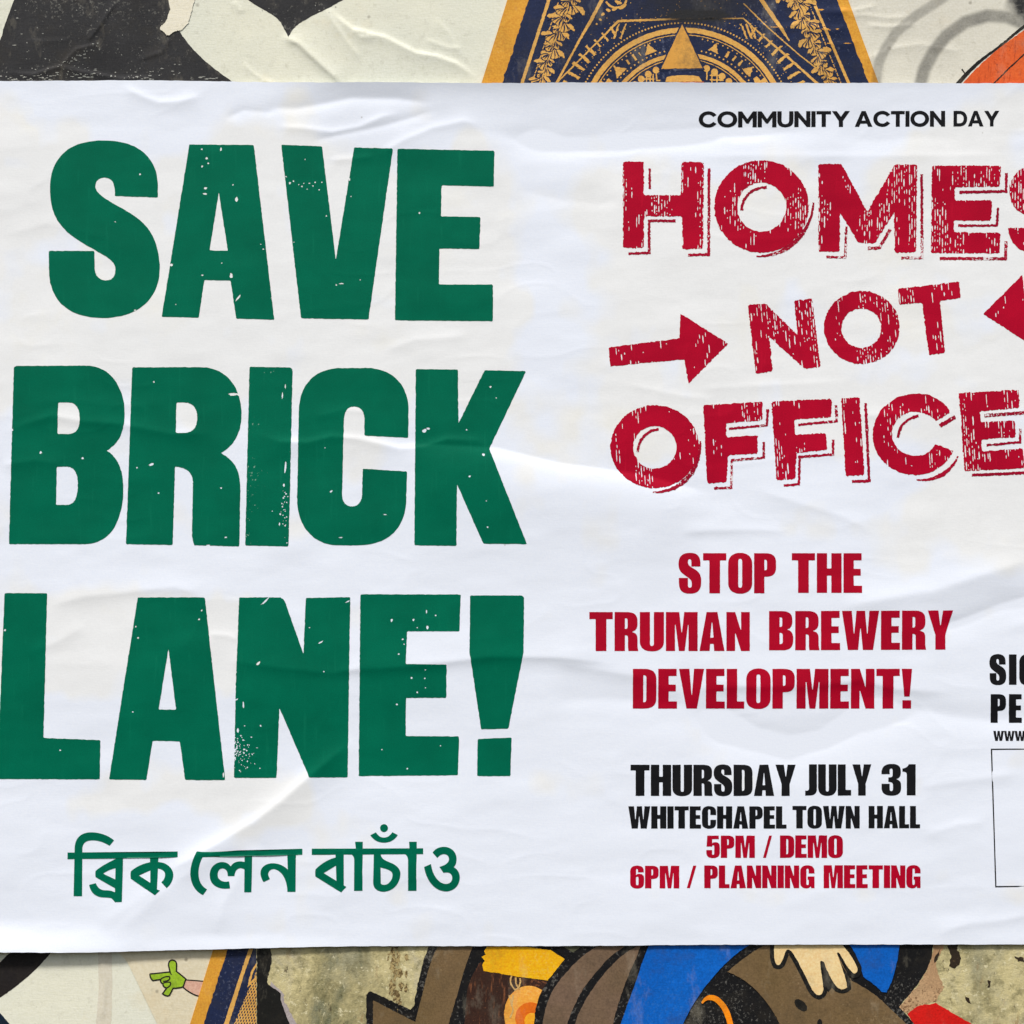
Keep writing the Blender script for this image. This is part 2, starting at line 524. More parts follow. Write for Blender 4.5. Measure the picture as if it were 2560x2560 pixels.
def white_paper():
    m = NT('white_poster_paper')
    at = m.n.new('ShaderNodeAttribute'); at.attribute_name = 'spray'      # where the glue soaked through
    n2 = m.noise(40, 5, .6)
    f = m.math('ADD', at.outputs['Fac'], m.math('MULTIPLY', m.math('SUBTRACT', n2, .5), .25))
    wet = m.ramp(f, [(.40, 0), (.50, .45), (.60, 1)])
    dry = srgb(229, 235, 247); glued = srgb(232, 234, 236)
    c = m.mix(wet, dry, glued)
    st = m.noise(14, 6, .6, m.mapping((1, 1, 1), (0, 0, 0), (4, 2, 9)))
    c = m.mix(m.math('MULTIPLY', m.ramp(st, [(.56, 0), (.70, .35)]), wet), c, srgb(236, 232, 214))
    c = m.mix(m.math('MULTIPLY', m.ramp(m.noise(70, 6, .65), [(.45, 0), (.8, .14)]), wet), c, srgb(206, 206, 204))
    gr = m.noise(1100, 2, .6)
    c = m.mix(.08, c, m.ramp(gr, [(.3, 0), (.7, 1)]), 'OVERLAY')
    v = m.voro(60)
    sp = m.math('MULTIPLY', m.ramp(v.outputs['Distance'], [(.018, 1), (.04, 0)]), m.ramp(m.noise(20, 2), [(.6, 0), (.62, .45)]))
    c = m.mix(sp, c, srgb(140, 132, 120))
    m.bump(weave(m), .2)
    return m.out(c, .62, .25)

def glue(x, y):
    def box(x0, x1, y0, y1, f):
        return S01((x-x0)/f) * S01((x1-x)/f) * S01((y-y0)/f) * S01((y1-y)/f)
    g = np.maximum.reduce([box(-300, 1420, 240, 1230, 260), box(1330, 2900, 330, 1230, 200)*.95, box(2150, 3100, 100, 1560, 300)*.9,
                           box(-200, 760, 1380, 1800, 160)*.8, box(40, 900, 1880, 2110, 140)*.6, box(-300, 500, 150, 700, 200)*.8])
    n = vnoise(x/150+40, y/130+3, 2)*.28 + vnoise(x/62+4, y/70+31, 3)*.16 + vnoise(x/26, y/34, 4)*.06
    return np.clip(.18 + g*.62 + n, 0, 1)

PAPER_UNDER = srgb(233, 232, 234)
def ink_mat(name, col, col2, rough=.5, chips=.0, wood=False, spec=.35, chipcol=PAPER_UNDER):
    m = NT(name)
    c = m.mix(m.ramp(m.noise(35, 5, .6), [(.35, 0), (.7, 1)]), col, col2)
    th = m.noise(1, 2, .5, m.mapping((1700, 1, 1700)))
    c = m.mix(.22, c, m.ramp(th, [(.3, .25), (.7, .75)]), 'OVERLAY')
    lt = tuple(min(1, v*1.35+.006) for v in col[:3]) + (1,)
    c = m.mix(m.ramp(m.noise(1, 3, .6, m.mapping((420, 1, 38), (0, .06, 0))), [(.60, 0), (.76, .35)]), c, lt)
    if wood:      # wood-block texture: vertical worn lines and pin-holes where the ink is missing
        a = m.math('ADD', m.math('MULTIPLY', m.noise(1, 1, .5, m.mapping((1250, 1, 26))), .62), m.math('MULTIPLY', m.noise(1, 2, .6, m.mapping((1100, 1, 620), (0, 0, 0), (5, 0, 3))), .38))
        b = m.noise(1, 3, .6, m.mapping((120, 1, 60)))
        k = m.math('ADD', a, m.math('MULTIPLY', m.math('SUBTRACT', b, .5), .55))
        miss = m.ramp(k, [(.585, 0), (.625, 1)])
        c = m.mix(miss, c, chipcol)
    if chips:
        v = m.noise(650, 3, .7); w = m.noise(28, 3, .6)
        k = m.math('ADD', v, m.math('MULTIPLY', m.math('SUBTRACT', w, .5), 1.1))
        c = m.mix(m.ramp(k, [(.80-chips, 0), (.83-chips, .85)]), c, chipcol)
    m.bump(weave(m), .16)
    return m.out(c, rough, spec)

def sprayed(m, c):
    at = m.n.new('ShaderNodeAttribute'); at.attribute_name = 'spray'
    g = m.noise(700, 3, .7)
    k = m.math('ADD', at.outputs['Fac'], m.math('MULTIPLY', m.math('SUBTRACT', g, .5), m.math('MULTIPLY', at.outputs['Fac'], .5)), True)
    return m.mix(k, c, srgb(38, 38, 40))

def aged_paper(name, base, tint, stain, spray_on=False, strength=1.0):
    m = NT(name)
    c = m.mix(m.ramp(m.noise(10, 5, .6), [(.35, 0), (.65, 1)]), base, tint)
    c = m.mix(m.ramp(m.noise(22, 5, .6, m.mapping((1, 1, 1), (0, 0, 0), (3, 1, 5))), [(.6, 0), (.78, .5*strength)]), c, stain)
    c = m.mix(m.ramp(m.noise(240, 4, .7), [(.56, 0), (.8, .35*strength)]), c, srgb(150, 146, 128))
    v = m.voro(75)
    sp = m.math('MULTIPLY', m.ramp(v.outputs['Distance'], [(.05, 1), (.11, 0)]), m.ramp(m.noise(40, 2), [(.52, 0), (.6, .8)]))
    c = m.mix(sp, c, srgb(105, 95, 78))
    c = m.mix(.12, c, m.ramp(m.noise(900, 2), [(.3, 0.1), (.7, .9)]), 'OVERLAY')
    if spray_on: c = sprayed(m, c)
    m.bump(m.math('ADD', weave(m), m.math('MULTIPLY', m.noise(160, 4, .6), .8)), .3, .0003)
    return m.out(c, .6, .3)

def worn_print(name, col, col2, worn, amt=.5, spray_on=False, rough=.55, scratch=False, lo=.60):
    m = NT(name)
    c = m.mix(m.ramp(m.noise(26, 5, .6), [(.35, 0), (.68, 1)]), col, col2)
    c = m.mix(.2, c, m.ramp(m.noise(1000, 2), [(.3, .1), (.7, .9)]), 'OVERLAY')
    a = m.noise(640, 4, .72)
    b = m.noise(30, 3, .6)
    k = m.math('ADD', a, m.math('MULTIPLY', m.math('SUBTRACT', b, .5), .5))
    c = m.mix(m.ramp(k, [(lo, 0), (lo+.07, amt)]), c, worn)
    c = m.mix(m.ramp(m.noise(46, 8, .72), [(.50, 0), (.66, .30)]), c, srgb(62, 56, 46))
    c = m.mix(m.ramp(m.noise(33, 7, .7, m.mapping((1.5, 1, .7), (0, .3, 0), (8, 3, 1))), [(.55, 0), (.70, .22)]), c, srgb(196, 188, 166))
    if scratch:
        s = m.noise(1, 4, .7, m.mapping((500, 1, 70), (0, .7, 0)))
        c = m.mix(m.ramp(s, [(.56, 0), (.66, .8)]), c, worn)
    if spray_on: c = sprayed(m, c)
    m.bump(m.math('ADD', weave(m), m.math('MULTIPLY', m.noise(200, 4, .6), .6)), .28, .0003)
    return m.out(c, rough, .2)

def mottled():
    m = NT('weathered_mottled_sheet')
    n = m.noise(22, 9, .74, m.mapping((1.3, 1, .8)), .4)
    c = m.ramp(n, [(.34, srgb(108, 108, 78)), (.43, srgb(166, 156, 114)), (.54, srgb(200, 188, 140)), (.66, srgb(184, 176, 148)), (.76, srgb(212, 196, 152))])
    blue = m.ramp(m.noise(16, 7, .68, m.mapping((1, 1, .6), (0, 0, 0), (7, 0, 2))), [(.53, 0), (.66, .55)])
    c = m.mix(blue, c, srgb(136, 140, 128))
    c = m.mix(m.ramp(m.noise(90, 7, .75), [(.50, 0), (.62, .7)]), c, srgb(118, 112, 78))
    c = m.mix(m.ramp(m.noise(34, 8, .75, m.mapping((1.6, 1, .45), (0, .05, 0), (1, 5, 3))), [(.58, 0), (.66, .75)]), c, srgb(140, 106, 66))
    c = m.mix(m.ramp(m.noise(150, 6, .78, m.mapping((1.2, 1, .7), (0, .2, 0), (9, 5, 3))), [(.60, 0), (.66, .85)]), c, srgb(66, 56, 40))
    c = m.mix(m.ramp(m.noise(230, 5, .75, m.mapping((1, 1, 1), (0, 0, 0), (2, 8, 1))), [(.57, 0), (.64, .7)]), c, srgb(230, 222, 184))
    m.bump(m.math('ADD', m.noise(60, 7, .7), m.math('MULTIPLY', m.noise(400, 4, .7), .5)), .6, .0012)
    return m.out(c, .7, .2)

def wall_mat():
    m = NT('grimy_wall_board')
    c = m.ramp(m.noise(12, 7, .65), [(.3, srgb(70, 62, 52)), (.5, srgb(120, 112, 96)), (.7, srgb(160, 152, 132))])
    m.bump(m.noise(80, 6, .7), .5, .002)
    return m.out(c, .8, .2)

M_PAPER = white_paper()
M_GREEN = ink_mat('green_ink', srgb(0, 104, 78), srgb(0, 95, 71), .38, .0, spec=.08)
M_GREEN_WORN = ink_mat('worn_green_ink', srgb(0, 104, 78), srgb(0, 96, 72), .38, .085, spec=.08, chipcol=srgb(150, 188, 172))
M_RED_WOOD = ink_mat('woodblock_red_ink', srgb(178, 4, 42), srgb(162, 2, 38), .5, .0, spec=.10)
M_RED_LINE = ink_mat('dark_red_ink', srgb(168, 4, 44), srgb(138, 4, 38), .5, .14, spec=.14)
M_RED = ink_mat('red_ink', srgb(174, 0, 37), srgb(158, 0, 34), .5, spec=.14)
M_BLACK = ink_mat('black_ink', srgb(16, 17, 21), srgb(24, 24, 27), .5, spec=.14)

# ---------------------------------------------------------------- the wall
xs = np.arange(-500, 3300, 60); ys = np.arange(-500, 3300, 60)
wall = grid_sheet('wall', xs, ys, lambda x, y: .05*vnoise(x/60, y/60, 0) - 2.0, wall_mat(), None, thick=12)
wall['kind'] = 'structure'

def strip(lo, hi, dense, coarse, bands):
    v = []; p = lo
    while p < hi:
        v.append(p)
        p += dense if any(a <= p <= b for a, b in bands) else coarse
    v.append(hi)
    return np.array(v, float)
YB = strip(-200, 2800, 4, 40, [(-20, 240), (2330, 2575)])

# ---------------------------------------------------------------- cream and charcoal bill (far left, top and bottom)
LV = {'cream': -1.0, 'yellow': -.6, 'right': -1.0, 'ornate': -.25, 'mural': .0}
hc = lambda x, y: h_back(x, y) + LV['cream']
M_CREAM = aged_paper('cream_paper', srgb(226, 225, 206), srgb(218, 220, 206), srgb(226, 206, 160))
M_CHAR = worn_print('charcoal_print', srgb(50, 50, 52), srgb(36, 36, 38), srgb(128, 127, 120), .5, lo=.61)
M_BAND = worn_print('brown_black_print', srgb(36, 31, 30), srgb(30, 28, 30), srgb(90, 84, 76), .4, lo=.7)
cream = empty('pasted_poster', (0, 0, 0), label='aged cream poster with charcoal black shapes, behind the left side of the white poster', category='poster')
grid_sheet('paper_sheet', strip(-200, 1290, 4, 4, []), YB, hc, M_CREAM, cream)
T1 = (0, 0, 640/1932); T2 = (560, 0, 740/1932)
a = Art(T1).fill('M125 -60 L100 0 C70 90 30 170 12 265 L-20 340 L-300 340 L-300 820 L1900 820 L1760 618 C1640 540 1450 400 1350 228 C1300 120 1290 60 1300 -60Z').shake(.35, 5, 1)
ink('charcoal_shape', a, hc, M_CHAR, cream)
a = Art(T1).fill('M30 -60 L104 -60 L78 60 L0 270 L-40 300 L-60 -60Z')
a = Art(T2).fill('M60 -80 L160 0 C230 50 300 80 340 112 C380 150 395 200 420 240 C435 205 455 175 500 145 C560 105 620 80 665 58 L770 0 L900 -80Z').shake(.35, 5, 2)
ink('charcoal_shape', a, hc, M_CHAR, cream)
# torn flap of cream paper lying over the charcoal
flap = Art(T1).fill('M1262 -40 L1278 40 L1285 70 C1262 95 1270 130 1250 160 C1235 180 1205 195 1207 215 C1215 235 1235 230 1245 255 Q1262 272 1280 262 C1305 240 1320 232 1345 228 L1372 222 L1420 170 L1450 60 L1480 -40Z').shake(.5, 4, 3)
ink('torn_flap', flap, lambda x, y: hc(x, y) + .25*S01((460-x)/60), aged_paper('torn_cream_paper', srgb(224, 218, 198), srgb(232, 226, 206), srgb(222, 194, 140)), cream, lift=.3)
# white scuffs and flecks on the charcoal field
rnd = random.Random(5)
sc = Art()
def blob(a, x, y, rx, ry, n=8):
    a.shapes.append([[(x+rx*rnd.uniform(.5, 1.25)*math.cos(t), y+ry*rnd.uniform(.5, 1.25)*math.sin(t)) for t in np.linspace(0, 6.283, n, endpoint=False)]])
for k in range(150):
    x = rnd.uniform(0, 560); y = 190 + 5*math.sin(x/40) - (rnd.random()**2.5)*26
    if k % 5 == 0: x, y = rnd.uniform(20, 420), rnd.uniform(5, 190)
    elif k % 5 == 1: t = rnd.random(); x, y = 150 + t*100 + rnd.gauss(0, 6), 165 - t*56 + rnd.gauss(0, 5)
    if y > 120 and x > 470: continue
    blob(sc, x, y, rnd.choice([.9, 1.3, 1.8, 2.6, 5])*rnd.uniform(.7, 1.2), rnd.uniform(.8, 2.0))
for x0, L in ((100, 34), (20, 30), (355, 40), (180, 60), (500, 50), (60, 24)):
    y0 = 190 + rnd.uniform(-4, 6)
    for j in range(6): blob(sc, x0+L*j/6, y0 + rnd.gauss(0, 1.6) + j*.8, L/9, rnd.uniform(.8, 2.2))
for k in range(9): blob(sc, rnd.uniform(640, 840), rnd.uniform(4, 40), rnd.uniform(.8, 2.2), rnd.uniform(.8, 2))
o = ink('scuff_marks', sc, hc, aged_paper('scuffed_paper', srgb(168, 168, 160), srgb(120, 122, 118), srgb(196, 192, 178)), cream, lift=.2)
o['kind'] = 'stuff'
B5 = (0, 2340, 720/1932)
a = Art(B5).fill('M-200 300 L-60 240 L0 175 L90 90 L140 40 L400 40 L345 105 C280 200 130 330 0 415 L-200 520Z').shake(.3, 5, 4)
ink('curved_black_band', a, hc, M_BAND, cream)
a = Art(B5).fill('M-200 420 L0 522 L60 590 L120 700 L-200 700Z').shake(.3, 5, 5)
ink('dark_corner_shape', a, hc, worn_print('blue_black_print', srgb(16, 34, 52), srgb(12, 26, 40), srgb(60, 80, 96), .3), cream)
a = Art(B5).fill('M655 60 L745 60 L752 300 L740 700 L636 700 L660 350Z').shake(.5, 8, 6)
ink('glue_stain', a, hc, aged_paper('stained_paper', srgb(212, 206, 188), srgb(218, 210, 188), srgb(204, 190, 156)), cream, lift=.07)

# ---------------------------------------------------------------- yellowed scrap with a green glove
hy = lambda x, y: h_back(x, y) + LV['yellow']
yel = empty('pasted_paper_scrap', (0, 0, 0), label='yellowed paper scrap printed with a pointing green gloved hand, bottom left', category='paper scrap')
grid_sheet('paper_sheet', strip(290, 760, 5, 5, []), strip(2250, 2760, 4, 20, [(2340, 2575)]), hy,
           aged_paper('yellowed_paper', srgb(222, 212, 184), srgb(214, 204, 176), srgb(212, 186, 138)), yel,
           left=lambda y: 292 + (y-2380)*.48 + 14*S01((y-2370)/40), right=lambda y: y*0 + 700, thick=.35)
glove = 'M1005 256 L1140 242 L1130 200 Q1128 165 1155 162 Q1184 165 1184 195 L1182 238 Q1210 258 1246 290 L1228 342 Q1195 352 1160 352 L1137 398 Q1120 412 1090 388 L1118 350 Q1092 345 1092 322 Q1070 310 1078 292 L1025 300 Q1005 285 1005 256Z'
ink('sleeve', Art(B5).fill('M1240 292 L1380 304 L1340 410 C1290 395 1255 372 1225 345Z'), hy, worn_print('pink_print', srgb(214, 172, 150), srgb(206, 160, 140), srgb(226, 200, 180), .4), yel, lift=.08, step=8)
ink('glove', Art(B5).fill(glove), hy, worn_print('lime_green_print', srgb(156, 190, 46), srgb(144, 180, 40), srgb(190, 206, 110), .3), yel, lift=.1, step=8)
ink('glove_outline', Art(B5).line(glove, 10).line('M1246 295 L1380 306', 8).line('M1228 345 C1260 375 1300 398 1345 408', 9)
    .line('M1080 288 Q1110 268 1136 274 Q1146 292 1120 302 L1092 306', 9).line('M1094 318 Q1120 306 1142 312 Q1152 330 1122 348', 9).line('M1140 244 L1150 262', 8),
    hy, worn_print('outline_black', srgb(40, 38, 30), srgb(34, 32, 28), srgb(90, 86, 70), .3), yel, lift=.13, step=8)

# ---------------------------------------------------------------- cream sheet on the right, grey spray rings, orange shape
hr = lambda x, y: h_back(x, y) + LV['right']
M_CREAM_R = aged_paper('cream_paper_right', srgb(222, 219, 204), srgb(212, 209, 196), srgb(214, 200, 172), True)
right = empty('pasted_poster', (0, 0, 0), label='cream paper with two grey spray-painted arcs and an orange shape, top right corner', category='poster')
grid_sheet('paper_sheet', strip(1900, 2900, 4, 4, []), strip(-200, 500, 4, 25, [(-20, 240)]), hr, M_CREAM_R, right, sp=True)
B4 = (1800, 0, 760/1932)
a = Art(B4).fill('M1500 580 L1545 530 C1600 455 1700 365 1800 285 L1932 190 L2200 60 L2200 580Z').shake(.4, 5, 8)
ink('orange_shape', a, hr, worn_print('orange_paint', srgb(222, 98, 44), srgb(204, 80, 36), srgb(160, 60, 30), .7, True, scratch=True), right, sp=True)
a = Art(B4).line('M1490 560 L1540 500 C1600 430 1680 360 1740 322 C1810 270 1880 205 1940 160 L2100 60', [26, 22, 16, 14, 16, 20]).line('M1735 535 L1840 430 L1945 335 L2050 240', 8).line('M1562 470 L1540 436', 8).shake(.35, 4, 9)
ink('black_outline', a, hr, worn_print('black_paint_line', srgb(28, 26, 26), srgb(22, 22, 22), srgb(80, 70, 60), .4, True), right, lift=.14, sp=True)

# ---------------------------------------------------------------- navy and gold patterned bill
ho = lambda x, y: h_back(x, y) + LV['ornate']
M_NAVY = worn_print('navy_print', srgb(30, 40, 72), srgb(22, 32, 60), srgb(112, 118, 140),   .45, True, lo=.605)
M_GOLD = worn_print('gold_print', srgb(222, 172, 92), srgb(210, 158, 78), srgb(96, 80, 60), .5, True, lo=.66)
M_MARGIN = worn_print('ochre_margin_print', srgb(220, 158, 58), srgb(206, 146, 50), srgb(226, 190, 120), .35, True, lo=.62)
orn = empty('patterned_poster', (0, 0, 0), label='navy and gold patterned triangular poster with concentric rings, ochre edge, behind the white poster', category='poster')
lo = lambda y: 1268 - .3098*y
ro = lambda y: 2121 + .365*y
grid_sheet('paper_sheet', np.linspace(0, 1000, 330), YB, ho, M_MARGIN, orn, left=lo, right=ro, thick=.35, sp=True)
a = Art()
a.fill('M%f -150 L%f 0 L%f 208 L568 2378 L496 2600 L2900 2600 L%f 208 L2093 0 L%f -150Z' % (1321+47, 1321, 1256, 2172, 2038))
a.shapes[0][0] = rough(a.shapes[0][0], .9, 7, random.Random(12))
ink('navy_field', a, ho, M_NAVY, orn, lift=.07, step=7, sp=True, clip=lambda x, y: (y < 320))
ink('navy_field', a, ho, M_NAVY, orn, lift=.07, step=7, sp=True, clip=lambda x, y: (y > 2300))
B3 = (1200, 0, 700/1932)
def gold(name, art, lift=.13, step=6, amp=.35, seed=0):
    if amp: art.shake(amp, 3.5, seed)
    return ink(name, art, ho, M_GOLD, orn, lift=lift, step=step, sp=True)
gold('gold_line', Art().line('M1400 -90 L1372 0 L1305 208 L1270 320', 8), seed=1)
gold('gold_line', Art().line('M700 2150 L628 2370 L604 2440 L566 2560 L545 2620', [7, 10, 9, 12, 12]), seed=2)
gold('gold_line', Art().line('M2000 -80 L2032 0 L2122 208 L2160 300', 7), seed=3)
gold('gold_line', Art(B3).line('M870 -60 L840 0 L760 150 L690 270 L525 578 L470 680', [24, 24, 22, 16, 14, 14]), seed=4)
gold('gold_line', Art(B4).line('M225 -70 L265 0 L330 95 L390 180 L440 258', [24, 26, 26, 22, 8]), seed=5)
gold('hexagon_line', Art(B3).line('M480 620 L610 490 L780 320 L955 145 L1390 128 L1650 124', [10, 10, 10, 16, 12, 10]), seed=6)
gold('hexagon_line', Art(B4).line('M-100 118 L150 116 L215 178 L420 352 L640 550', [8, 8, 9, 14, 16]), seed=7)
gold('gold_line', Art(B4).line('M150 20 L300 170 L500 345 L760 545', [6, 8, 8, 9]), seed=8)
C0 = (1709, 333)
def arc(R, t0, t1, w, n=60):
    ps = [(C0[0]+R*math.cos(t), C0[1]-R*math.sin(t)) for t in np.linspace(math.radians(t0), math.radians(t1), n)]
    a = Art(); a.shapes.append(stroke(ps, w)); return a
gold('ring', arc(258, 5, 175, 13), seed=10)
gold('ring', arc(196, 5, 175, 10), seed=11)
gold('ring', arc(246, 5, 175, 2.2), seed=12)
gold('ring', arc(186, 5, 175, 2.0), seed=13)
a = Art(); rr = random.Random(4)
def dot(a, ang, R, r, n=9):
    t = math.radians(ang); a.ell(C0[0]+R*math.cos(t), C0[1]-R*math.sin(t), r, r, n=n)
for ang in np.arange(14, 167, 1.75): dot(a, ang, 276, 2.4, 7)
for ang in np.arange(20, 161, 7.2):
    if abs(ang-90) > 16: dot(a, ang, 172, 8.6, 12)
for ang in np.arange(20, 161, 3.2):
    if abs(ang-90) > 12: dot(a, ang, 210, 2.2, 7); dot(a, ang+1, 240, 2, 7)
bigd = [sh for sh in a.shapes if max(p[0] for p in sh[0])-min(p[0] for p in sh[0]) > 10]
a.shapes = [sh for sh in a.shapes if sh not in bigd]
def split(name, shapes, **kw):
    for k, sh in enumerate(shapes):
        b = Art(); b.shapes = [sh]; kw['seed'] = k; gold(name, b, **kw)
split('ring_dot', bigd, amp=.3)
for k in range(260):
    q = rr.uniform(1440, 1960); z = rr.uniform(-5, 205); e = math.hypot(q-C0[0], z-C0[1])
    if e > 282 and abs(q-C0[0]) < 160 + (z*.9) and (z < 40 or abs(q-C0[0]) > z*.2+60) : a.ell(q, z, rr.uniform(.7, 1.7), rr.uniform(.7, 1.7), n=6)
for ang in np.arange(10, 171, 2.6): dot(a, ang, 298, 1.3, 6)
gold('fine_dots', a, amp=0)['kind'] = 'stuff'
a = Art()
def polar(ang, R, pts, s=1.0):
    t = math.radians(ang); u = np.array([math.cos(t), -math.sin(t)]); v = np.array([u[1], -u[0]])
    c = np.array(C0) + u*R; s = s*1.3
    a.shapes.append([[tuple(c + u*p[1]*s + v*p[0]*s) for p in pts]])
tri = [(-12, -8), (12, -8), (5, 3), (0, 13), (-5, 3)]
crs = [(-4, -14), (4, -14), (5, -5), (14, -4), (14, 4), (5, 5), (4, 14), (-4, 14), (-5, 5), (-14, 4), (-14, -4), (-5, -5)]
rect = [(-3, -8), (3, -8), (3, 8), (-3, 8)]
for ang, p, s in ((22, tri, 1), (33, crs, 1.1), (44, tri, .9), (51, rect, .8), (56, rect, .7), (61, rect, .8), (70, tri, .9), (112, tri, 1), (119, rect, .5), (123, rect, .8), (128, rect, .6), (136, tri, 1.1), (149, crs, 1.15), (160, tri, 1), (171, crs, 1)):
    polar(ang, 226, p, s)
split('ring_motif', a.shapes, amp=.9)
a = Art()
for k, ang in enumerate(np.arange(14, 60, 4.6)):
    polar(ang, 312 - 3*(k > 6), [(-3.5, -16), (3, -15), (4, 13), (-2, 17)], .85 if k < 7 else .6)
    polar(180-ang, 312, [(-3, -17), (3.5, -15), (2, 15), (-4, 14)], .85 if k < 7 else .6)
for sx in (1545, 1562, 1850, 1862, 1872):
    a.shapes.append([[(sx, 60), (sx+5, 58), (sx-8 if sx < 1700 else sx+20, 98), (sx-13 if sx < 1700 else sx+15, 96)]])
split('ray_mark', a.shapes, amp=.8)
# curling leaf borders: lobed gold foliage with dark veins cut into it
def leaves(cx0, cy0, cx1, cy1, width, n, seed):
    body = Art(); veins = Art(); r = random.Random(seed)
    d = np.array([cx1-cx0, cy1-cy0], float); L = np.linalg.norm(d); d /= L; nn = np.array([-d[1], d[0]])
    for k in range(n):
        t = (k + .5)/n; w = width*(1-.42*t)*(.72+.28*math.sin(k*1.9))
        c = np.array([cx0, cy0]) + d*L*t
        side = 1 if k % 2 else -1
        cc = c + nn*side*w*.17
        body.ell(cc[0], cc[1], L/n*.95, w*.24, n=12, rot=math.atan2(d[1], d[0]) + side*.5)
        tip = c + nn*side*w*.40 - d*6
        body.ell(tip[0], tip[1], w*.17, w*.075, n=9, rot=math.atan2(d[1], d[0]) + side*1.0)
        for j in range(4):
            q = c + nn*side*w*(.02+.1*j) + d*r.uniform(-3, 3)
            u = d*math.cos(side*(.15+j*.28)) + nn*math.sin(side*(.15+j*.28))
            p0 = q - u*w*.22; p2 = q + u*w*.2; pm = q + nn*side*w*.07
            veins.shapes.append(stroke([tuple(v) for v in np.vstack([[p0], bez([p0, pm, p2], 5)])], [.8, r.uniform(2.2, 3.8), .9]))
    return body, veins
for args, sd in (((1436, -30, 1346, 215, 96, 22, 3), 14), ((1978, -30, 2080, 225, 92, 22, 7), 15)):
    body, veins = leaves(*args)
    gold('leaf_border', body, seed=sd, amp=1.0)
    ink('leaf_veins', veins.shake(.5, 3.5, sd), ho, M_NAVY, orn, lift=.2, step=6, sp=True)['kind'] = 'stuff'
a = Art()
for k in range(22):
    a.line('M%f %f L%f %f' % (1396-k*3.9, 6+k*12, 1392-k*3.9, 15+k*12), 2.6); 
for k in range(20): a.line('M%f %f L%f %f' % (2022+k*4.4, 6+k*11, 2025+k*4.4, 14+k*11), 2.4)
gold('dashed_line', a, amp=.3, seed=16)['kind'] = 'stuff'
a = Art(B3)
for k, (px, py) in enumerate([(985, 45), (955, 15), (930, 60), (885, 70), (848, 98), (830, 135), (805, 165)]):
    a.ell(px, py, 30-3.8*k, 13-1.0*k, n=10, rot=-.6+.9*(k % 2))
a.line('M870 10 Q905 62 960 50 Q1000 40 1010 0', 14)
gold('scroll', a, seed=17)['kind'] = 'stuff'
# gold triangle and bar in the middle of the rings
m = NT('shaded_gold_print')
c = m.mix(m.ramp(m.noise(30, 3), [(.3, 0), (.7, 1)]), srgb(224, 168, 76), srgb(210, 150, 62))
sx = m.sep()[0]
fade = m.math('MULTIPLY', m.math('ADD', m.math('SUBTRACT', sx, .0815), m.math('MULTIPLY', m.math('SUBTRACT', m.noise(260, 5, .75), .5), .05)), 45, True)
c = m.mix(m.math('MULTIPLY', fade, .8), c, srgb(70, 64, 56))
m.bump(weave(m), .3, .0003); M_TRI = m.out(sprayed(m, c), .55)
tri_edge = Art(B3).fill('M1395 140 L1232 488 L1552 482Z')
ink('triangle_border', tri_edge, ho, M_NAVY, orn, lift=.2, sp=True)
ink('gold_triangle', Art(B3).fill('M1395 166 L1250 475 L1535 470Z').shake(.35, 5, 20), ho, M_TRI, orn, lift=.26, sp=True)
gold('gold_bar', Art(B3).fill('M1290 530 C1340 515 1480 515 1510 528 L1535 562 L1280 565Z'), lift=.2, seed=21)
ink('red_bar', Art(B3).fill('M1270 567 L1545 562 L1560 620 L1260 620Z'), ho, worn_print('brick_red_print', srgb(176, 86, 54), srgb(160, 76, 50), srgb(90, 60, 50), .4, True), orn, lift=.2, sp=True)
br = gold('bracket_marks', Art(B3).line('M1150 520 L1150 580 M1175 500 L1175 580 M1195 510 L1195 580 M1130 545 L1205 545 M1215 490 L1220 555 L1245 555 M1565 490 L1565 550 M1600 500 L1600 580 M1635 500 L1635 580 M1660 520 L1660 560 M1585 520 L1680 520 M1585 550 L1680 552', 9), seed=22)
br['kind'] = 'stuff'
# lattice at the bottom left of this bill
a = Art()
for k in range(-3, 22):
    a.line('M%f 2405 L%f 2590' % (560+k*7.0, 600+k*7.0), 2.8)
    a.line('M%f 2405 L%f 2590' % (640+k*7.0, 500+k*7.0), 2.4)
ink('lattice', a, ho, M_GOLD, orn, lift=.12, step=40, sp=True,
    clip=lambda x, y: (x > 585 + (2560-y)*.43) & (x < 660) & (y > 2400) & (y < 2600))
gold('gold_line', Art().line('M640 2445 L622 2462 L630 2430 L648 2400', [6, 8, 6, 4]), seed=23)

# ---------------------------------------------------------------- painted mural sheet along the bottom
hm = lambda x, y: h_back(x, y) + LV['mural'] + .05*vnoise(x/18, y/18, 6)
mur = empty('mural_poster', (0, 0, 0), label='weathered mottled poster with brown and blue cartoon figures outlined in black, along the bottom', category='poster')
grid_sheet('paper_sheet', strip(641, 2950, 4, 4, []), strip(2280, 2760, 4, 30, [(2340, 2575)]), hm, mottled(), mur, thick=.35)
B6 = (600, 2350, 800/1932); B7 = (1300, 2350, 700/1932); B8 = (1900, 2350, 660/1932)
M_BLK = worn_print('worn_black_paint', srgb(22, 22, 24), srgb(14, 14, 16), srgb(118, 116, 110), .6, lo=.585)
M_BLK2 = worn_print('black_paint', srgb(20, 20, 20), srgb(26, 26, 24), srgb(80, 80, 76), .4, lo=.64)
M_BROWN = worn_print('brown_paint', srgb(116, 94, 66), srgb(108, 88, 58), srgb(160, 138, 104), .4, lo=.635)
M_BROWN2 = worn_print('plum_brown_paint', srgb(116, 94, 78), srgb(110, 90, 68), srgb(150, 128, 100), .25, lo=.68)
M_BLUE = worn_print('blue_paint', srgb(6, 96, 190), srgb(2, 86, 176), srgb(60, 120, 190), .3, lo=.62)
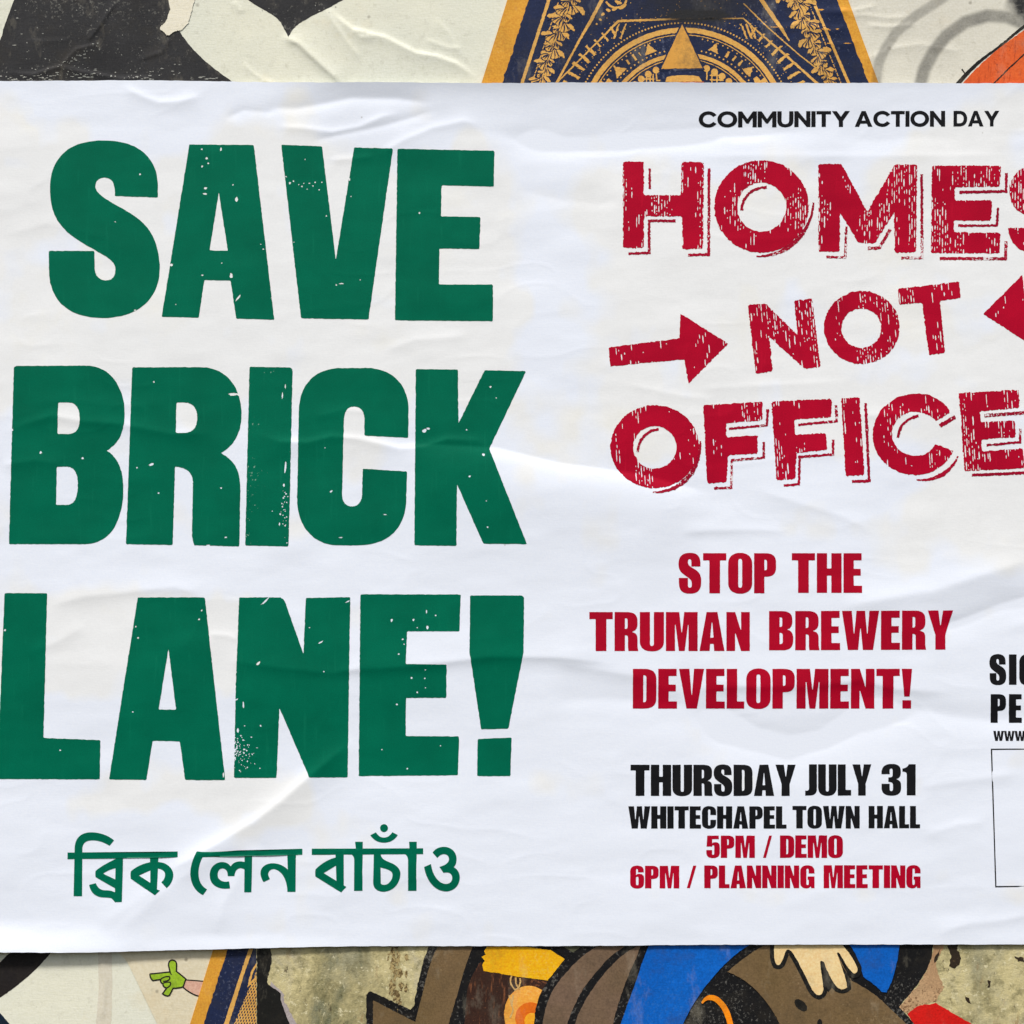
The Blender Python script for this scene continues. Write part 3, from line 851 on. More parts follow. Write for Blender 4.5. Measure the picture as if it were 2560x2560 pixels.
def paint(name, art, mat, lv, amp=.35, seed=0, step=7, label=None):
    if amp: art.shake(amp, 5, seed)
    o = ink(name, art, hm, mat, mur, lift=.055*lv, step=step)
    if label: o['label'] = label
    return o
paint('torn_edge', Art(B6).fill('M185 250 L262 320 L268 372 L352 520 L330 600 L240 600 L180 300Z'), worn_print('lilac_torn_paper', srgb(176, 166, 164), srgb(160, 150, 150), srgb(200, 190, 180), .5, scratch=True), 1, .9, 30)
paint('black_silhouette', Art(B6).fill('M102 -40 L150 -40 L180 45 C197 90 194 130 180 180 C170 220 158 250 170 268 L245 320 L247 370 L300 507 L330 600 L102 600Z'), M_BLK2, 2, .6, 31)
a = Art().fill('M915 2640 L915.5 2487 Q920 2478 931 2480 L1026 2524 L1035 2515 C1040 2470 1055 2410 1072 2364 L1085 2300 L2340 2300 L2332 2362 C2330 2400 2322 2420 2306 2442 C2290 2470 2262 2500 2248 2516 L2286 2560 L2330 2640Z')
paint('black_outline_paint', a, M_BLK, 1, .6, 32)
paint('brown_limb', Art(B6).fill('M1195 38 L1240 -60 L1440 -60 L1405 38 C1370 130 1345 200 1320 300 L1255 520 L1220 640 L800 640 L805 365 L1058 495 Q1082 400 1110 290 C1130 200 1160 100 1195 38Z'), M_BROWN, 2, .4, 33)
paint('dark_brown_fill', Art(B6).fill('M1455 130 L1480 190 L1640 210 L1880 255 L1800 400 L1700 620 L1345 620 L1372 300 Q1400 200 1455 130Z'), worn_print('scratched_brown_paint', srgb(58, 36, 28), srgb(44, 28, 24), srgb(136, 84, 54), .7, scratch=True), 2, .5, 34)
paint('yellow_shape', Art().fill('M1226 2340 L1221 2362 L1210 2378 L1214 2386 L1204 2392 L1212 2402 L1206 2412 L1209 2427 L1300 2442 L1369 2451 L1412 2397 L1376 2375 L1300 2364 L1300 2340Z'), worn_print('yellow_paint', srgb(238, 180, 20), srgb(226, 164, 14), srgb(232, 196, 90), .4, lo=.6), 3, .5, 35)
paint('orange_disc', Art().ell(1322, 2536, 62, 72), worn_print('light_orange_paint', srgb(240, 170, 70), srgb(232, 156, 56), srgb(244, 200, 120), .4), 3, .3, 36)
paint('orange_ring', Art().ell(1326, 2545, 38, 40), worn_print('deep_orange_paint', srgb(226, 112, 22), srgb(214, 100, 20), srgb(240, 150, 60), .3), 4, .3, 37)
paint('yellow_centre', Art().ell(1330, 2552, 19, 20), worn_print('amber_paint', srgb(244, 176, 40), srgb(236, 160, 34), srgb(250, 200, 90), .3), 5, .2, 38)
paint('scratch_marks', Art(B6).line('M1640 215 Q1620 260 1660 300 Q1700 280 1690 230 M1665 225 Q1660 270 1690 300 M1625 335 L1650 420 L1630 470 M1650 330 L1640 400', 9), worn_print('pale_scratch_paint', srgb(214, 176, 110), srgb(196, 150, 90), srgb(90, 60, 40), .5), 4, .5, 39)
paint('black_curve', Art(B7).fill('M200 -60 L215 30 L315 130 C250 200 210 260 180 300 C130 380 100 460 96 600 L200 640 L720 640 C740 520 800 330 900 -60Z'), M_BLK, 6, .5, 40)
paint('brown_leaf', Art(B7).fill('M600 -40 L545 38 C430 90 300 230 230 340 C180 430 158 520 150 640 L310 640 C335 520 400 380 470 290 C560 180 600 120 700 60 L800 -40Z'), M_BROWN2, 7, .4, 41)
paint('brown_leaf', Art(B7).fill('M860 -40 L810 42 C700 90 600 200 520 310 C450 410 395 500 362 640 L625 640 C670 440 740 240 800 130 L832 38Z'), M_BROWN2, 7, .4, 42)
paint('olive_shape', Art(B7).fill('M240 -60 L290 38 L365 86 L430 38 L480 -60Z'), worn_print('olive_paint', srgb(86, 86, 66), srgb(78, 80, 62), srgb(120, 118, 96), .3), 7, .4, 43)
paint('blue_shape', Art(B7).fill('M910 -60 L888 38 L840 160 C800 300 740 440 680 620 L1108 620 C1150 510 1200 430 1270 330 C1350 230 1450 110 1575 38 L1640 -60Z'), M_BLUE, 7, .3, 44)
paint('blue_shape', Art(B8).fill('M600 -60 L655 35 C700 90 738 180 755 270 C800 300 860 340 890 380 L925 382 L960 310 C990 220 1012 120 1020 35 L1024 -60Z'), M_BLUE, 7, .4, 45)
paint('brown_face', Art().fill('M1918 2340 L1912 2362 C1870 2385 1840 2410 1818 2429 C1885 2452 1938 2520 1966 2600 L2310 2600 L2228 2524 C2195 2490 2165 2468 2129 2452 L2100 2400 L2080 2340Z'), M_BROWN, 7, .4, 46)
hand = 'M105 -60 L105 35 C100 90 100 150 120 178 Q140 190 155 165 C175 120 180 90 195 70 Q215 60 240 95 C270 140 310 220 350 300 C380 370 400 395 430 403 Q455 400 462 365 C465 320 440 230 440 160 Q450 140 470 165 C490 230 530 310 570 350 Q610 370 635 345 C635 290 590 180 562 95 Q570 80 585 100 C615 160 650 215 685 245 Q715 245 712 205 C690 150 640 70 600 35 L560 -60Z'
paint('hand_outline', Art(B8).line(hand, 62).fill('M430 140 L475 160 L540 330 L500 380 L445 320Z'), M_BLK2, 8, 0, 47)
paint('cream_hand', Art(B8).fill(hand), worn_print('cream_paint', srgb(236, 208, 154), srgb(228, 198, 140), srgb(240, 220, 180), .3), 9, .3, 48)
paint('face_mark', Art(B8).ell(298, 476, 56, 32, rot=.75), M_BLK2, 8, .3, 49)
paint('face_mark', Art(B8).ell(436, 610, 18, 34), M_BLK2, 8, .3, 50)
paint('orange_arc', Art(B7).line('M1255 436 C1280 385 1330 388 1360 412 C1420 460 1442 520 1462 640', [12, 34, 40, 40, 38]), worn_print('bright_orange_paint', srgb(250, 146, 16), srgb(244, 136, 10), srgb(255, 180, 80), .2), 8, .2, 51)
paint('peach_torn_area', Art(B8).fill('M1272 -40 L1268 80 C1250 180 1190 290 1130 360 L1020 488 L1080 548 L1160 480 L1285 450 L1345 345 L1300 250 L1290 150 L1340 60 L1350 -40Z'), worn_print('peach_torn_paper', srgb(190, 156, 118), srgb(166, 128, 92), srgb(100, 70, 46), .8, lo=.56), 1.5, 1.2, 52)
paint('red_shape', Art(B8).fill('M1080 545 C1120 500 1160 478 1200 470 L1240 474 L1285 460 L1420 540 L1560 620 L1600 720 L1200 720Z'), worn_print('red_paint', srgb(206, 26, 20), srgb(190, 20, 16), srgb(150, 20, 14), .4), 3, .5, 53)
stain = Art(B6)
rr2 = random.Random(9)
for k in range(46):
    px = 940 + rr2.gauss(0, 42); py = rr2.uniform(30, 440)
    if px > 1130 - (py-40)*.18 or px < 880: continue
    n_ = 9; rx_, ry_ = rr2.uniform(5, 17), rr2.uniform(9, 34)
    stain.shapes.append([stain.m([(px+rx_*rr2.uniform(.5, 1.3)*math.cos(t), py+ry_*rr2.uniform(.5, 1.3)*math.sin(t)) for t in np.linspace(0, 6.283, n_, endpoint=False)])])
o = paint('rusty_stain', stain, worn_print('rusty_brown_stain', srgb(122, 102, 66), srgb(88, 72, 46), srgb(176, 156, 108), .9, lo=.5), 1, 1.2, 60)
o['kind'] = 'stuff'
a = Art(B8).fill('M1370 40 L1440 20 L1455 90 L1475 150 L1420 215 L1385 190 L1400 130Z').fill('M1495 400 L1530 425 L1545 465 L1520 462 L1498 430Z').fill('M1860 120 L1920 130 L1935 160 L1890 155Z').fill('M1665 290 L1685 300 L1680 350 L1668 345Z').fill('M1275 130 L1300 90 L1325 60 L1300 140 L1275 170Z')
paint('dark_chip', a, worn_print('dark_stain', srgb(52, 40, 30), srgb(44, 36, 28), srgb(110, 90, 60), .6, lo=.58), 2, 1.3, 54)

# ---------------------------------------------------------------- the white campaign poster
poster = empty('campaign_poster', (0, 0, 0), label='large wrinkled white poster reading SAVE BRICK LANE! in green, pasted over the other posters', category='poster')
def topy(x): return 203 + 6*S01((x-250)/900) + 1.2*vnoise(x/160, x*0, 8) + .55*vnoise(x/13, x*0+5, 8)
def boty(x): return 2380 - 16*S01((x-60)/900) - 4*S01((x-1300)/600) - .5*vnoise(x/15, x*0+2, 8) - 3*vnoise(x/210+4, x*0+3, 7)*S01((700-x)/500)
grid_sheet('paper_sheet', np.arange(-120, 2964, 4.0), np.arange(203, 2383, 4.0), h_main, M_PAPER, poster, top=topy, bottom=boty, thick=.22, sp='glue')

# missing-ink chips in the green letters (holes that show the paper)
CH = []
rc = random.Random(77)
def chip(x, y, rx, ry, rot=0):
    n = 9; pts = []
    for k in range(n):
        t = 2*math.pi*k/n; q = rc.uniform(.65, 1.2)
        u, v = rx*q*math.cos(t), ry*q*math.sin(t)
        pts.append((x+u*math.cos(rot)-v*math.sin(rot), y+u*math.sin(rot)+v*math.cos(rot)))
    CH.append(pts)
BS = (0, 300, 1280/1932); BB = (0, 850, 1400/1932); BL = (0, 1420, 1400/1932)
def chips(b, lst):
    for q in lst:
        x, y, rx = q[:3]; ry = q[3] if len(q) > 3 else rx; rot = q[4] if len(q) > 4 else 0
        chip(b[0]+x*b[2], b[1]+y*b[2], rx*b[2]*.82, ry*b[2]*.82, rot)
chips(BS, [(530, 206, 5), (436, 385, 3), (512, 718, 7, 4), (763, 112, 4), (835, 112, 5, 9), (782, 146, 6), (787, 164, 5), (764, 176, 5), (778, 258, 8, 6), (774, 280, 10, 6),
    (880, 246, 4), (894, 300, 8, 11), (765, 586, 6, 5), (874, 588, 8, 12), (838, 541, 3), (900, 672, 4, 18, .65), (648, 548, 7), (665, 697, 3), (985, 470, 3), (995, 488, 4),
    (1028, 672, 6, 4), (1095, 240, 6), (1108, 232, 4), (1152, 150, 3), (1168, 240, 5, 3), (1182, 250, 4), (1190, 236, 4), (1205, 265, 4), (1215, 236, 3), (1140, 252, 4), (1148, 240, 3),
    (1232, 363, 4), (1110, 462, 3), (1288, 618, 15, 3), (1270, 623, 4), (1360, 604, 3), (1320, 225, 4, 7), (1325, 290, 3), (1583, 352, 5), (1080, 215, 4), (1128, 245, 3), (1160, 262, 3)])
chips(BB, [(143, 388, 6), (287, 408, 5), (44, 310, 5), (533, 145, 4), (805, 188, 20, 6), (825, 186, 8, 9), (524, 430, 13, 6, -.3), (474, 440, 4), (764, 511, 4), (780, 680, 6, 4),
    (548, 528, 4), (720, 708, 8, 4), (975, 190, 3, 16, .1), (985, 160, 2.5, 12), (985, 440, 4, 26, .08), (980, 500, 4, 8), (988, 530, 4), (978, 545, 4), (990, 560, 3), (975, 575, 4),
    (985, 590, 3), (968, 600, 4), (965, 635, 3, 8), (990, 610, 3), (940, 590, 3), (1122, 372, 3), (1144, 522, 8, 4, -.5), (1328, 602, 9, 3), (1176, 681, 10, 3), (1463, 314, 11, 9, -.5),
    (1478, 306, 9, 5), (1692, 162, 5), (1610, 310, 4), (1668, 396, 7, 6), (1620, 470, 5), (1678, 555, 3), (1682, 645, 4), (1712, 200, 3)])
chips(BL, [(19, 213, 5), (210, 627, 4), (697, 146, 4), (688, 176, 4), (460, 495, 4), (470, 202, 4), (478, 240, 5, 3), (916, 114, 26, 4, -.72), (1108, 255, 11, 4, -.6), (892, 328, 10, 5, -.9),
    (1118, 356, 4), (815, 358, 5, 3), (1200, 115, 12, 3, -.5), (841, 470, 4, 14), (818, 452, 8, 3, -.6), (822, 560, 5, 10), (845, 543, 3), (900, 543, 4), (1352, 180, 4, 7), (1427, 178, 5), (1472, 150, 3, 9),
    (1503, 163, 4), (1475, 205, 5, 9), (1440, 205, 3), (1390, 245, 5, 4), (1376, 296, 4), (1395, 262, 3), (1420, 378, 5), (1466, 380, 4), (1468, 412, 3), (1440, 428, 4), (1370, 470, 5), (1468, 350, 3),
    (1405, 691, 4), (1520, 612, 3), (1318, 625, 3), (386, 650, 8, 4), (772, 712, 3, 12), (1068, 205, 3)])
for k in range(80):        # the crumbled corner of the N
    y = rc.triangular(540, 722, 640); x = 808 + abs(rc.gauss(0, 1))*(14 + (y-540)*.24)
    if x < 900: chips(BL, [(x, y, rc.uniform(1.4, 4.4), rc.uniform(1.4, 5), rc.uniform(0, 3))])
for k in range(26):        # tiny holes in the I
    chips(BB, [(rc.gauss(984, 8), rc.uniform(520, 700), rc.uniform(1.5, 3.2))])

def word(text, colour):
    w = empty('word', (0, 0, 0), poster)
    w['label'] = '%s printed word %s' % (colour, text)
    return w

GREENS = {
 'SAVE': (BS, [
  ('S', 'M597 294 L597 250 C597 140 520 78 390 79 C255 79 191 150 191 262 C191 370 235 420 330 475 C400 515 437 530 437 565 C437 592 425 606 402 606 C378 606 359 590 359 555 L358 495 L186 495 L187 570 C188 690 270 748 390 748 C530 748 605 670 604 560 C603 450 560 390 480 345 C400 300 362 280 362 250 C362 232 375 219 397 219 C425 219 437 240 435 288 Z'),
  ('A', 'M716 94 L959 96 L1036 755 L892 750 L872 607 L772 605 L752 747 L612 744 Z M827 275 L792 493 L861 495 Z'),
  ('V', 'M1062 95 L1216 101 L1268 528 L1337 105 L1483 110 L1391 754 L1137 749 Z'),
  ('E', 'M1500 110 L1866 118 L1863 253 L1667 248 L1664 365 L1813 367 L1809 488 L1658 486 L1657 622 L1860 622 L1860 760 L1491 757 Z')]),
 'BRICK': (BB, [
  ('B', 'M50 100 Q50 90 65 90 L300 89 C385 90 432 165 432 255 C432 325 405 360 370 382 C410 405 427 450 427 520 C425 620 385 704 295 704 L33 704 Z M203 216 L240 216 C268 218 277 240 277 272 C277 305 265 325 235 325 L200 325 Z M198 437 L235 437 C262 440 271 465 270 505 C268 545 260 568 230 569 L195 569 Z'),
  ('R', 'M458 95 L690 94 C785 94 834 165 834 255 C834 320 810 365 763 390 C810 415 832 450 830 520 L827 712 L672 708 Q662 690 664 640 L667 500 C668 460 650 440 605 437 L597 707 L436 704 Z M610 216 L640 216 C670 218 682 240 682 268 C682 300 668 321 635 321 L608 321 Z'),
  ('I', 'M862 93 L1000 95 Q1010 97 1010 110 L1002 500 L996 712 L847 709 Z'),
  ('C', 'M1409 338 L1258 330 L1258 275 C1258 240 1240 230 1222 230 C1200 230 1188 245 1187 280 L1181 530 C1181 560 1195 574 1215 574 C1238 574 1249 555 1250 530 L1252 444 L1405 454 L1402 560 C1395 660 1330 708 1235 708 L1160 708 C1080 705 1026 640 1026 550 L1032 240 C1035 150 1090 97 1180 97 L1270 97 C1360 100 1409 160 1410 240 Z'),
  ('K', 'M1435 101 L1580 102 L1582 288 L1672 105 L1815 108 L1688 375 L1818 704 L1668 703 L1577 497 L1575 710 L1430 708 Z')]),
 'LANE!': (BL, [
  ('L', 'M18 86 L165 86 L152 585 L348 593 L346 728 L-8 727 Z'),
  ('A', 'M477 101 L708 101 L778 731 L640 730 L622 597 L528 595 L507 730 L378 728 Z M583 278 L549 487 L609 488 Z'),
  ('N', 'M826 101 L965 101 Q978 103 985 118 L1048 296 L1056 103 L1209 100 L1200 721 L1068 721 L965 482 L955 723 L808 723 L815 400 Z'),
  ('E', 'M1244 90 L1590 91 L1585 218 L1405 218 L1400 330 L1541 332 L1540 447 L1401 447 L1400 579 L1584 580 L1580 714 L1238 717 Z'),
  ('!', 'M1622 94 L1795 94 Q1808 96 1808 105 L1806 290 L1754 553 L1660 556 L1620 290 Z | M1648 589 L1765 584 L1761 717 L1646 717 Z')]),
}
for wname, (blk, lets) in GREENS.items():
    w = empty('word', (0, 0, 0), poster, label='large green word ' + wname)
    for k, (ch, p) in enumerate(lets):
        art = Art(blk).fill(p, r=5, n=22).shake(.28, 6, hash_seed := (ord(ch)*7+k))
        o = ink('exclamation_mark' if ch == '!' else 'letter', art, h_main, M_GREEN_WORN if ch == 'I' else M_GREEN, w, step=4.0, cuts=CH)
        if ch != '!': o['label'] = 'green letter ' + ch

BN1 = (150, 2040, 650/1932); BN2 = (760, 2040, 420/1932)
BENG = [
 (BN1, 'first', ['M60 268 L878 260 L878 302 L60 318Z | M105 592 L113 230 C118 150 170 115 245 118 C310 122 360 140 405 178 L372 218 C330 192 290 178 245 178 C200 178 172 195 170 240 L168 592Z',
   'M418 300 L472 300 L464 635 L412 635 L390 606 L412 560Z | M220 508 L270 495 C285 535 310 548 345 548 C380 548 400 555 414 565 L420 640 L385 606 C360 602 340 602 310 600 C260 592 230 560 220 508Z | M420 314 C360 342 300 375 268 405 Q264 425 268 450 L425 540 L425 472 L415 468 L325 425 C350 405 380 392 415 385 L425 385Z',
   'M672 295 L735 295 L725 540 L748 548 L710 583 L530 462 Q525 430 530 408 C570 370 620 350 672 340Z M675 400 L590 438 L675 492Z | M722 338 C790 335 845 380 846 430 C846 475 825 505 797 530 L757 488 C775 470 785 455 785 430 C783 405 765 390 722 385Z']),
 (BN1, 'second', ['M1020 258 L1803 240 L1803 285 L1065 300 C1040 345 1030 400 1035 440 C1040 490 1062 520 1097 540 L1066 583 C1000 550 975 490 973 425 C973 360 995 310 1020 258Z',
   'M1375 280 L1432 280 L1425 562 L1372 562Z | M1378 338 C1335 325 1290 335 1272 370 C1250 335 1205 330 1170 345 C1120 370 1110 420 1120 465 C1135 520 1200 545 1268 532 L1260 480 C1225 490 1190 478 1178 450 C1170 420 1180 390 1205 385 C1235 382 1250 405 1250 442 L1300 442 C1302 410 1315 385 1345 383 Q1365 385 1378 395Z',
   'M1690 270 L1755 270 L1752 560 L1692 560 C1690 480 1660 410 1600 392 C1570 385 1545 410 1550 435 L1562 465 L1515 487 C1490 450 1480 400 1515 370 C1560 330 1650 345 1695 395Z']),
 (BN2, 'third', ['M92 370 L1372 365 L1372 432 L92 442Z | M590 290 L678 290 L675 855 L578 855 L580 500 C578 460 560 440 540 432 L600 385Z | M1210 290 L1298 290 L1295 855 L1198 855 L1198 500 C1195 460 1180 440 1160 432 L1215 385Z',
   'M365 425 L460 425 L460 790 L490 808 L430 872 L135 690 Q128 650 135 608 C190 550 280 490 365 472Z M370 565 L230 650 L375 740Z',
   'M805 425 L885 425 C885 500 960 510 1030 545 C1090 580 1115 620 1110 670 C1100 780 1020 860 920 865 C850 865 798 830 797 760Z M882 585 L885 770 C905 795 960 790 985 755 C1010 730 1020 700 1020 670 C1020 620 960 605 882 585Z',
   'M765 215 L828 182 C860 225 880 240 922 242 C965 240 990 220 1018 180 L1080 212 C1045 270 990 300 922 300 C855 300 800 270 765 215Z | M922 88 C947 88 967 108 967 133 C967 158 947 178 922 178 C897 178 877 158 877 133 C877 108 897 88 922 88Z',
   'M1480 415 C1510 365 1565 348 1610 348 C1690 350 1750 400 1755 480 C1755 530 1745 560 1722 582 C1775 610 1795 660 1792 710 C1785 800 1720 860 1630 862 C1500 855 1410 740 1382 580 L1462 545 C1475 660 1540 770 1630 775 C1680 775 1705 745 1705 705 C1705 660 1670 630 1605 648 L1558 578 C1630 560 1670 530 1668 485 C1665 450 1640 432 1610 432 C1580 432 1555 450 1535 475Z'])]
for blk, nth, lst in BENG:
    w = empty('word', (0, 0, 0), poster, label='%s word of the green Bengali line' % nth)
    for k, p in enumerate(lst):
        ink('letter', Art(blk).fill(p, r=3, n=14), h_main, M_GREEN, w, step=4.0, lift=.09 + .006*k)

# woodblock red lettering
R3 = (1460, 240, 1100/1932); R4 = (1460, 650, 1100/1932)
def dashes(art, tilt, seed):
    r = random.Random(seed); out = []
    pts = np.vstack([np.array(q) for sh in art.shapes for q in sh]); (x0, y0), (x1, y1) = pts.min(0), pts.max(0)
    x = x0 + r.uniform(3, 7)
    while x < x1:
        y = y0 - r.uniform(0, 20)
        while y < y1:
            L = r.choice([3, 4, 6, 9, 13, 18, 24])*r.uniform(.8, 1.3)
            cx = x + tilt*(y + L/2 - (y0+y1)/2) + r.gauss(0, .7)
            dens = float(vnoise(np.array([cx/46+seed]), np.array([y/75]), 4)[0])*.32 + float(vnoise(np.array([x/19+seed*3]), np.array([.5]), 5)[0])*.28 + .0
            if dens > r.uniform(-.15, .30):
                w = r.uniform(.8, 1.5) if L > 5 else r.uniform(.9, 1.6)
                p = []
                m = max(2, int(L/4))
                for j in range(m+1): p.append((cx + w*r.uniform(.6, 1.3)*(.5 if j in (0, m) else 1) + tilt*(j/m-.5)*L, y + L*j/m))
                for j in range(m, -1, -1): p.append((cx - w*r.uniform(.6, 1.3)*(.5 if j in (0, m) else 1) + tilt*(j/m-.5)*L, y + L*j/m))
                out.append(p)
            y += L + r.uniform(2.5, 13)
        x += r.uniform(5.2, 7.6)
    return out
def redword(label, blk, lets, lines, amp=.75, r=9, tilt=0.0):
    w = empty('word', (0, 0, 0), poster, label='distressed red ' + label)
    for k, (ch, spec) in enumerate(lets):
        a = Art(blk)
        if isinstance(spec, tuple): a.ell(*spec[:4], hole=spec[4:], n=64)
        else: a.fill(spec, r=r, n=16)
        o = ink('arrow' if ch == '>' else 'letter', a.shake(amp, 3.5, k*3+ord(ch)), h_main, M_RED_WOOD, w, step=4.0, cuts=dashes(a, tilt, k*7+ord(ch)))
        if ch != '>': o['label'] = 'red letter ' + ch
    for k, (s, wd) in enumerate(lines):
        ink('drop_line', Art(blk).line(s, (np.array(wd)*1.35).tolist() if isinstance(wd, list) else wd*1.35).shake(.62, 3.0, 100+k), h_main, M_RED_LINE, w, step=5.0)
redword('word HOMES', R3, [
  ('H', 'M170 290 L262 290 L262 437 L425 437 L428 290 L525 293 L522 672 L430 675 L430 530 L262 530 L262 668 L172 668Z'),
  ('O', (778, 487, 207, 203, 778, 490, 107, 107)),
  ('M', 'M1028 300 L1128 300 L1242 510 L1362 303 L1460 303 L1455 688 L1362 690 L1358 515 L1275 648 L1205 648 L1122 515 L1120 685 L1028 685Z'),
  ('E', 'M1525 308 L1828 308 L1822 400 L1625 403 L1625 460 L1790 460 L1783 550 L1622 548 L1622 600 L1825 602 L1822 692 L1522 692Z'),
  ('S', 'M2120 425 L2030 425 C2028 398 2010 390 1990 390 C1965 390 1955 400 1955 420 C1955 445 1975 450 2010 460 C2090 480 2130 510 2130 580 C2130 650 2080 692 1990 692 C1910 692 1860 650 1858 580 L1950 580 C1955 600 1970 610 1995 610 C2020 610 2035 600 2035 580 C2035 555 2010 548 1975 540 C1900 520 1862 480 1865 410 C1870 345 1920 303 1995 303 C2070 303 2118 345 2120 425Z')],
 [('M288 320 L288 410', 8), ('M548 320 L546 698 L455 700', 9), ('M402 550 L285 550 L285 690 L195 693', 9),
  ('M802 402 C735 405 695 440 690 505', 9), ('M1006 470 C1000 600 890 710 755 706', [5, 9, 14, 15, 10, 5]),
  ('M1480 345 L1482 712 L1390 712', 9), ('M1150 575 L1145 710 L1062 708', 8), ('M1342 588 L1295 668 L1243 671', 10),
  ('M1852 340 L1850 420 L1645 425', 9), ('M1815 495 L1810 570 L1640 571', 8), ('M1850 640 L1848 716 L1560 715', 10)])
redword('word NOT', R4, [
  ('N', 'M718 198 L795 192 L936 330 L922 178 L1000 170 L1037 470 L968 478 L812 338 L828 490 L753 500Z'),
  ('O', (1218, 297, 166, 160, 1216, 300, 87, 86)),
  ('T', 'M1375 128 L1645 96 L1652 168 L1560 180 L1583 408 L1512 420 L1482 188 L1382 198Z')], [], tilt=.09)
w = empty('arrow_pair', (0, 0, 0), poster, label='red arrows either side of the word NOT')
for k, p in enumerate(['M108 384 L418 345 L422 236 L632 368 L458 544 L440 437 L115 468Z', 'M1750 238 L1922 66 L1932 165 L2250 130 L2256 215 L1940 250 L1950 368Z']):
    ink('arrow', Art(R4).fill(p, r=5).shake(.6, 4, 60+k), h_main, M_RED_WOOD, w, step=4.0, cuts=dashes(Art(R4).fill(p), .09, 33+k)[::3])
redword('word OFFICES', R4, [
  ('O', (310, 820, 194, 182, 310, 823, 95, 93)),
  ('F', 'M522 638 L782 622 L782 705 L622 716 L624 778 L760 770 L762 850 L632 858 L625 975 L540 982Z'),
  ('F', 'M822 622 L1085 610 L1085 690 L922 701 L924 768 L1060 760 L1065 835 L932 848 L925 962 L843 968Z'),
  ('I', 'M1127 608 L1208 603 L1230 945 L1147 948Z'),
  ('C', 'M1608 668 C1570 610 1510 583 1445 588 C1340 595 1265 675 1265 770 C1268 870 1350 945 1455 945 C1530 942 1590 900 1620 838 L1540 808 C1525 840 1495 860 1455 860 C1395 858 1352 820 1350 765 C1350 710 1390 670 1445 668 C1490 668 1525 685 1545 708Z'),
  ('E', 'M1643 585 L1905 570 L1910 650 L1735 665 L1738 712 L1888 705 L1892 778 L1742 788 L1745 840 L1925 828 L1930 915 L1668 928Z')],
 [('M327 744 C270 750 240 790 235 842', 9), ('M510 795 C515 930 420 1025 300 1020', [5, 9, 14, 15, 10, 5]),
  ('M805 655 L802 725 L635 742', 8), ('M788 800 L788 868 L648 880 L645 1000 L570 1003', 8),
  ('M1105 638 L1108 708 L938 724', 8), ('M1092 788 L1092 855 L945 864 L942 985 L875 990', 8),
  ('M1234 630 L1250 970 L1175 973', 9), ('M1467 685 C1410 695 1380 730 1376 782', 9), ('M1560 728 L1628 690', 13),
  ('M1640 862 C1610 930 1550 970 1458 966', [5, 9, 14, 10, 5]), ('M1945 670 L1755 684', 11), ('M1912 740 L1912 800 L1765 814', 8), ('M1950 934 L1700 945', 10)], tilt=.06)

last = Art((R4[0] + R4[2]*(1950-1858*.88), R4[1] + R4[2]*(553-303*.88), R4[2]*.88))
last.fill('M2120 425 L2030 425 C2028 398 2010 390 1990 390 C1965 390 1955 400 1955 420 C1955 445 1975 450 2010 460 C2090 480 2130 510 2130 580 C2130 650 2080 692 1990 692 C1910 692 1860 650 1858 580 L1950 580 C1955 600 1970 610 1995 610 C2020 610 2035 600 2035 580 C2035 555 2010 548 1975 540 C1900 520 1862 480 1865 410 C1870 345 1920 303 1995 303 C2070 303 2118 345 2120 425Z', r=9, n=16)
office = [o for o in COL.objects if o.get('label') == 'distressed red word OFFICES'][0]
o = ink('letter', last.shake(.75, 3.5, 9), h_main, M_RED_WOOD, office, cuts=dashes(last, .06, 9))
o['label'] = 'red letter S'

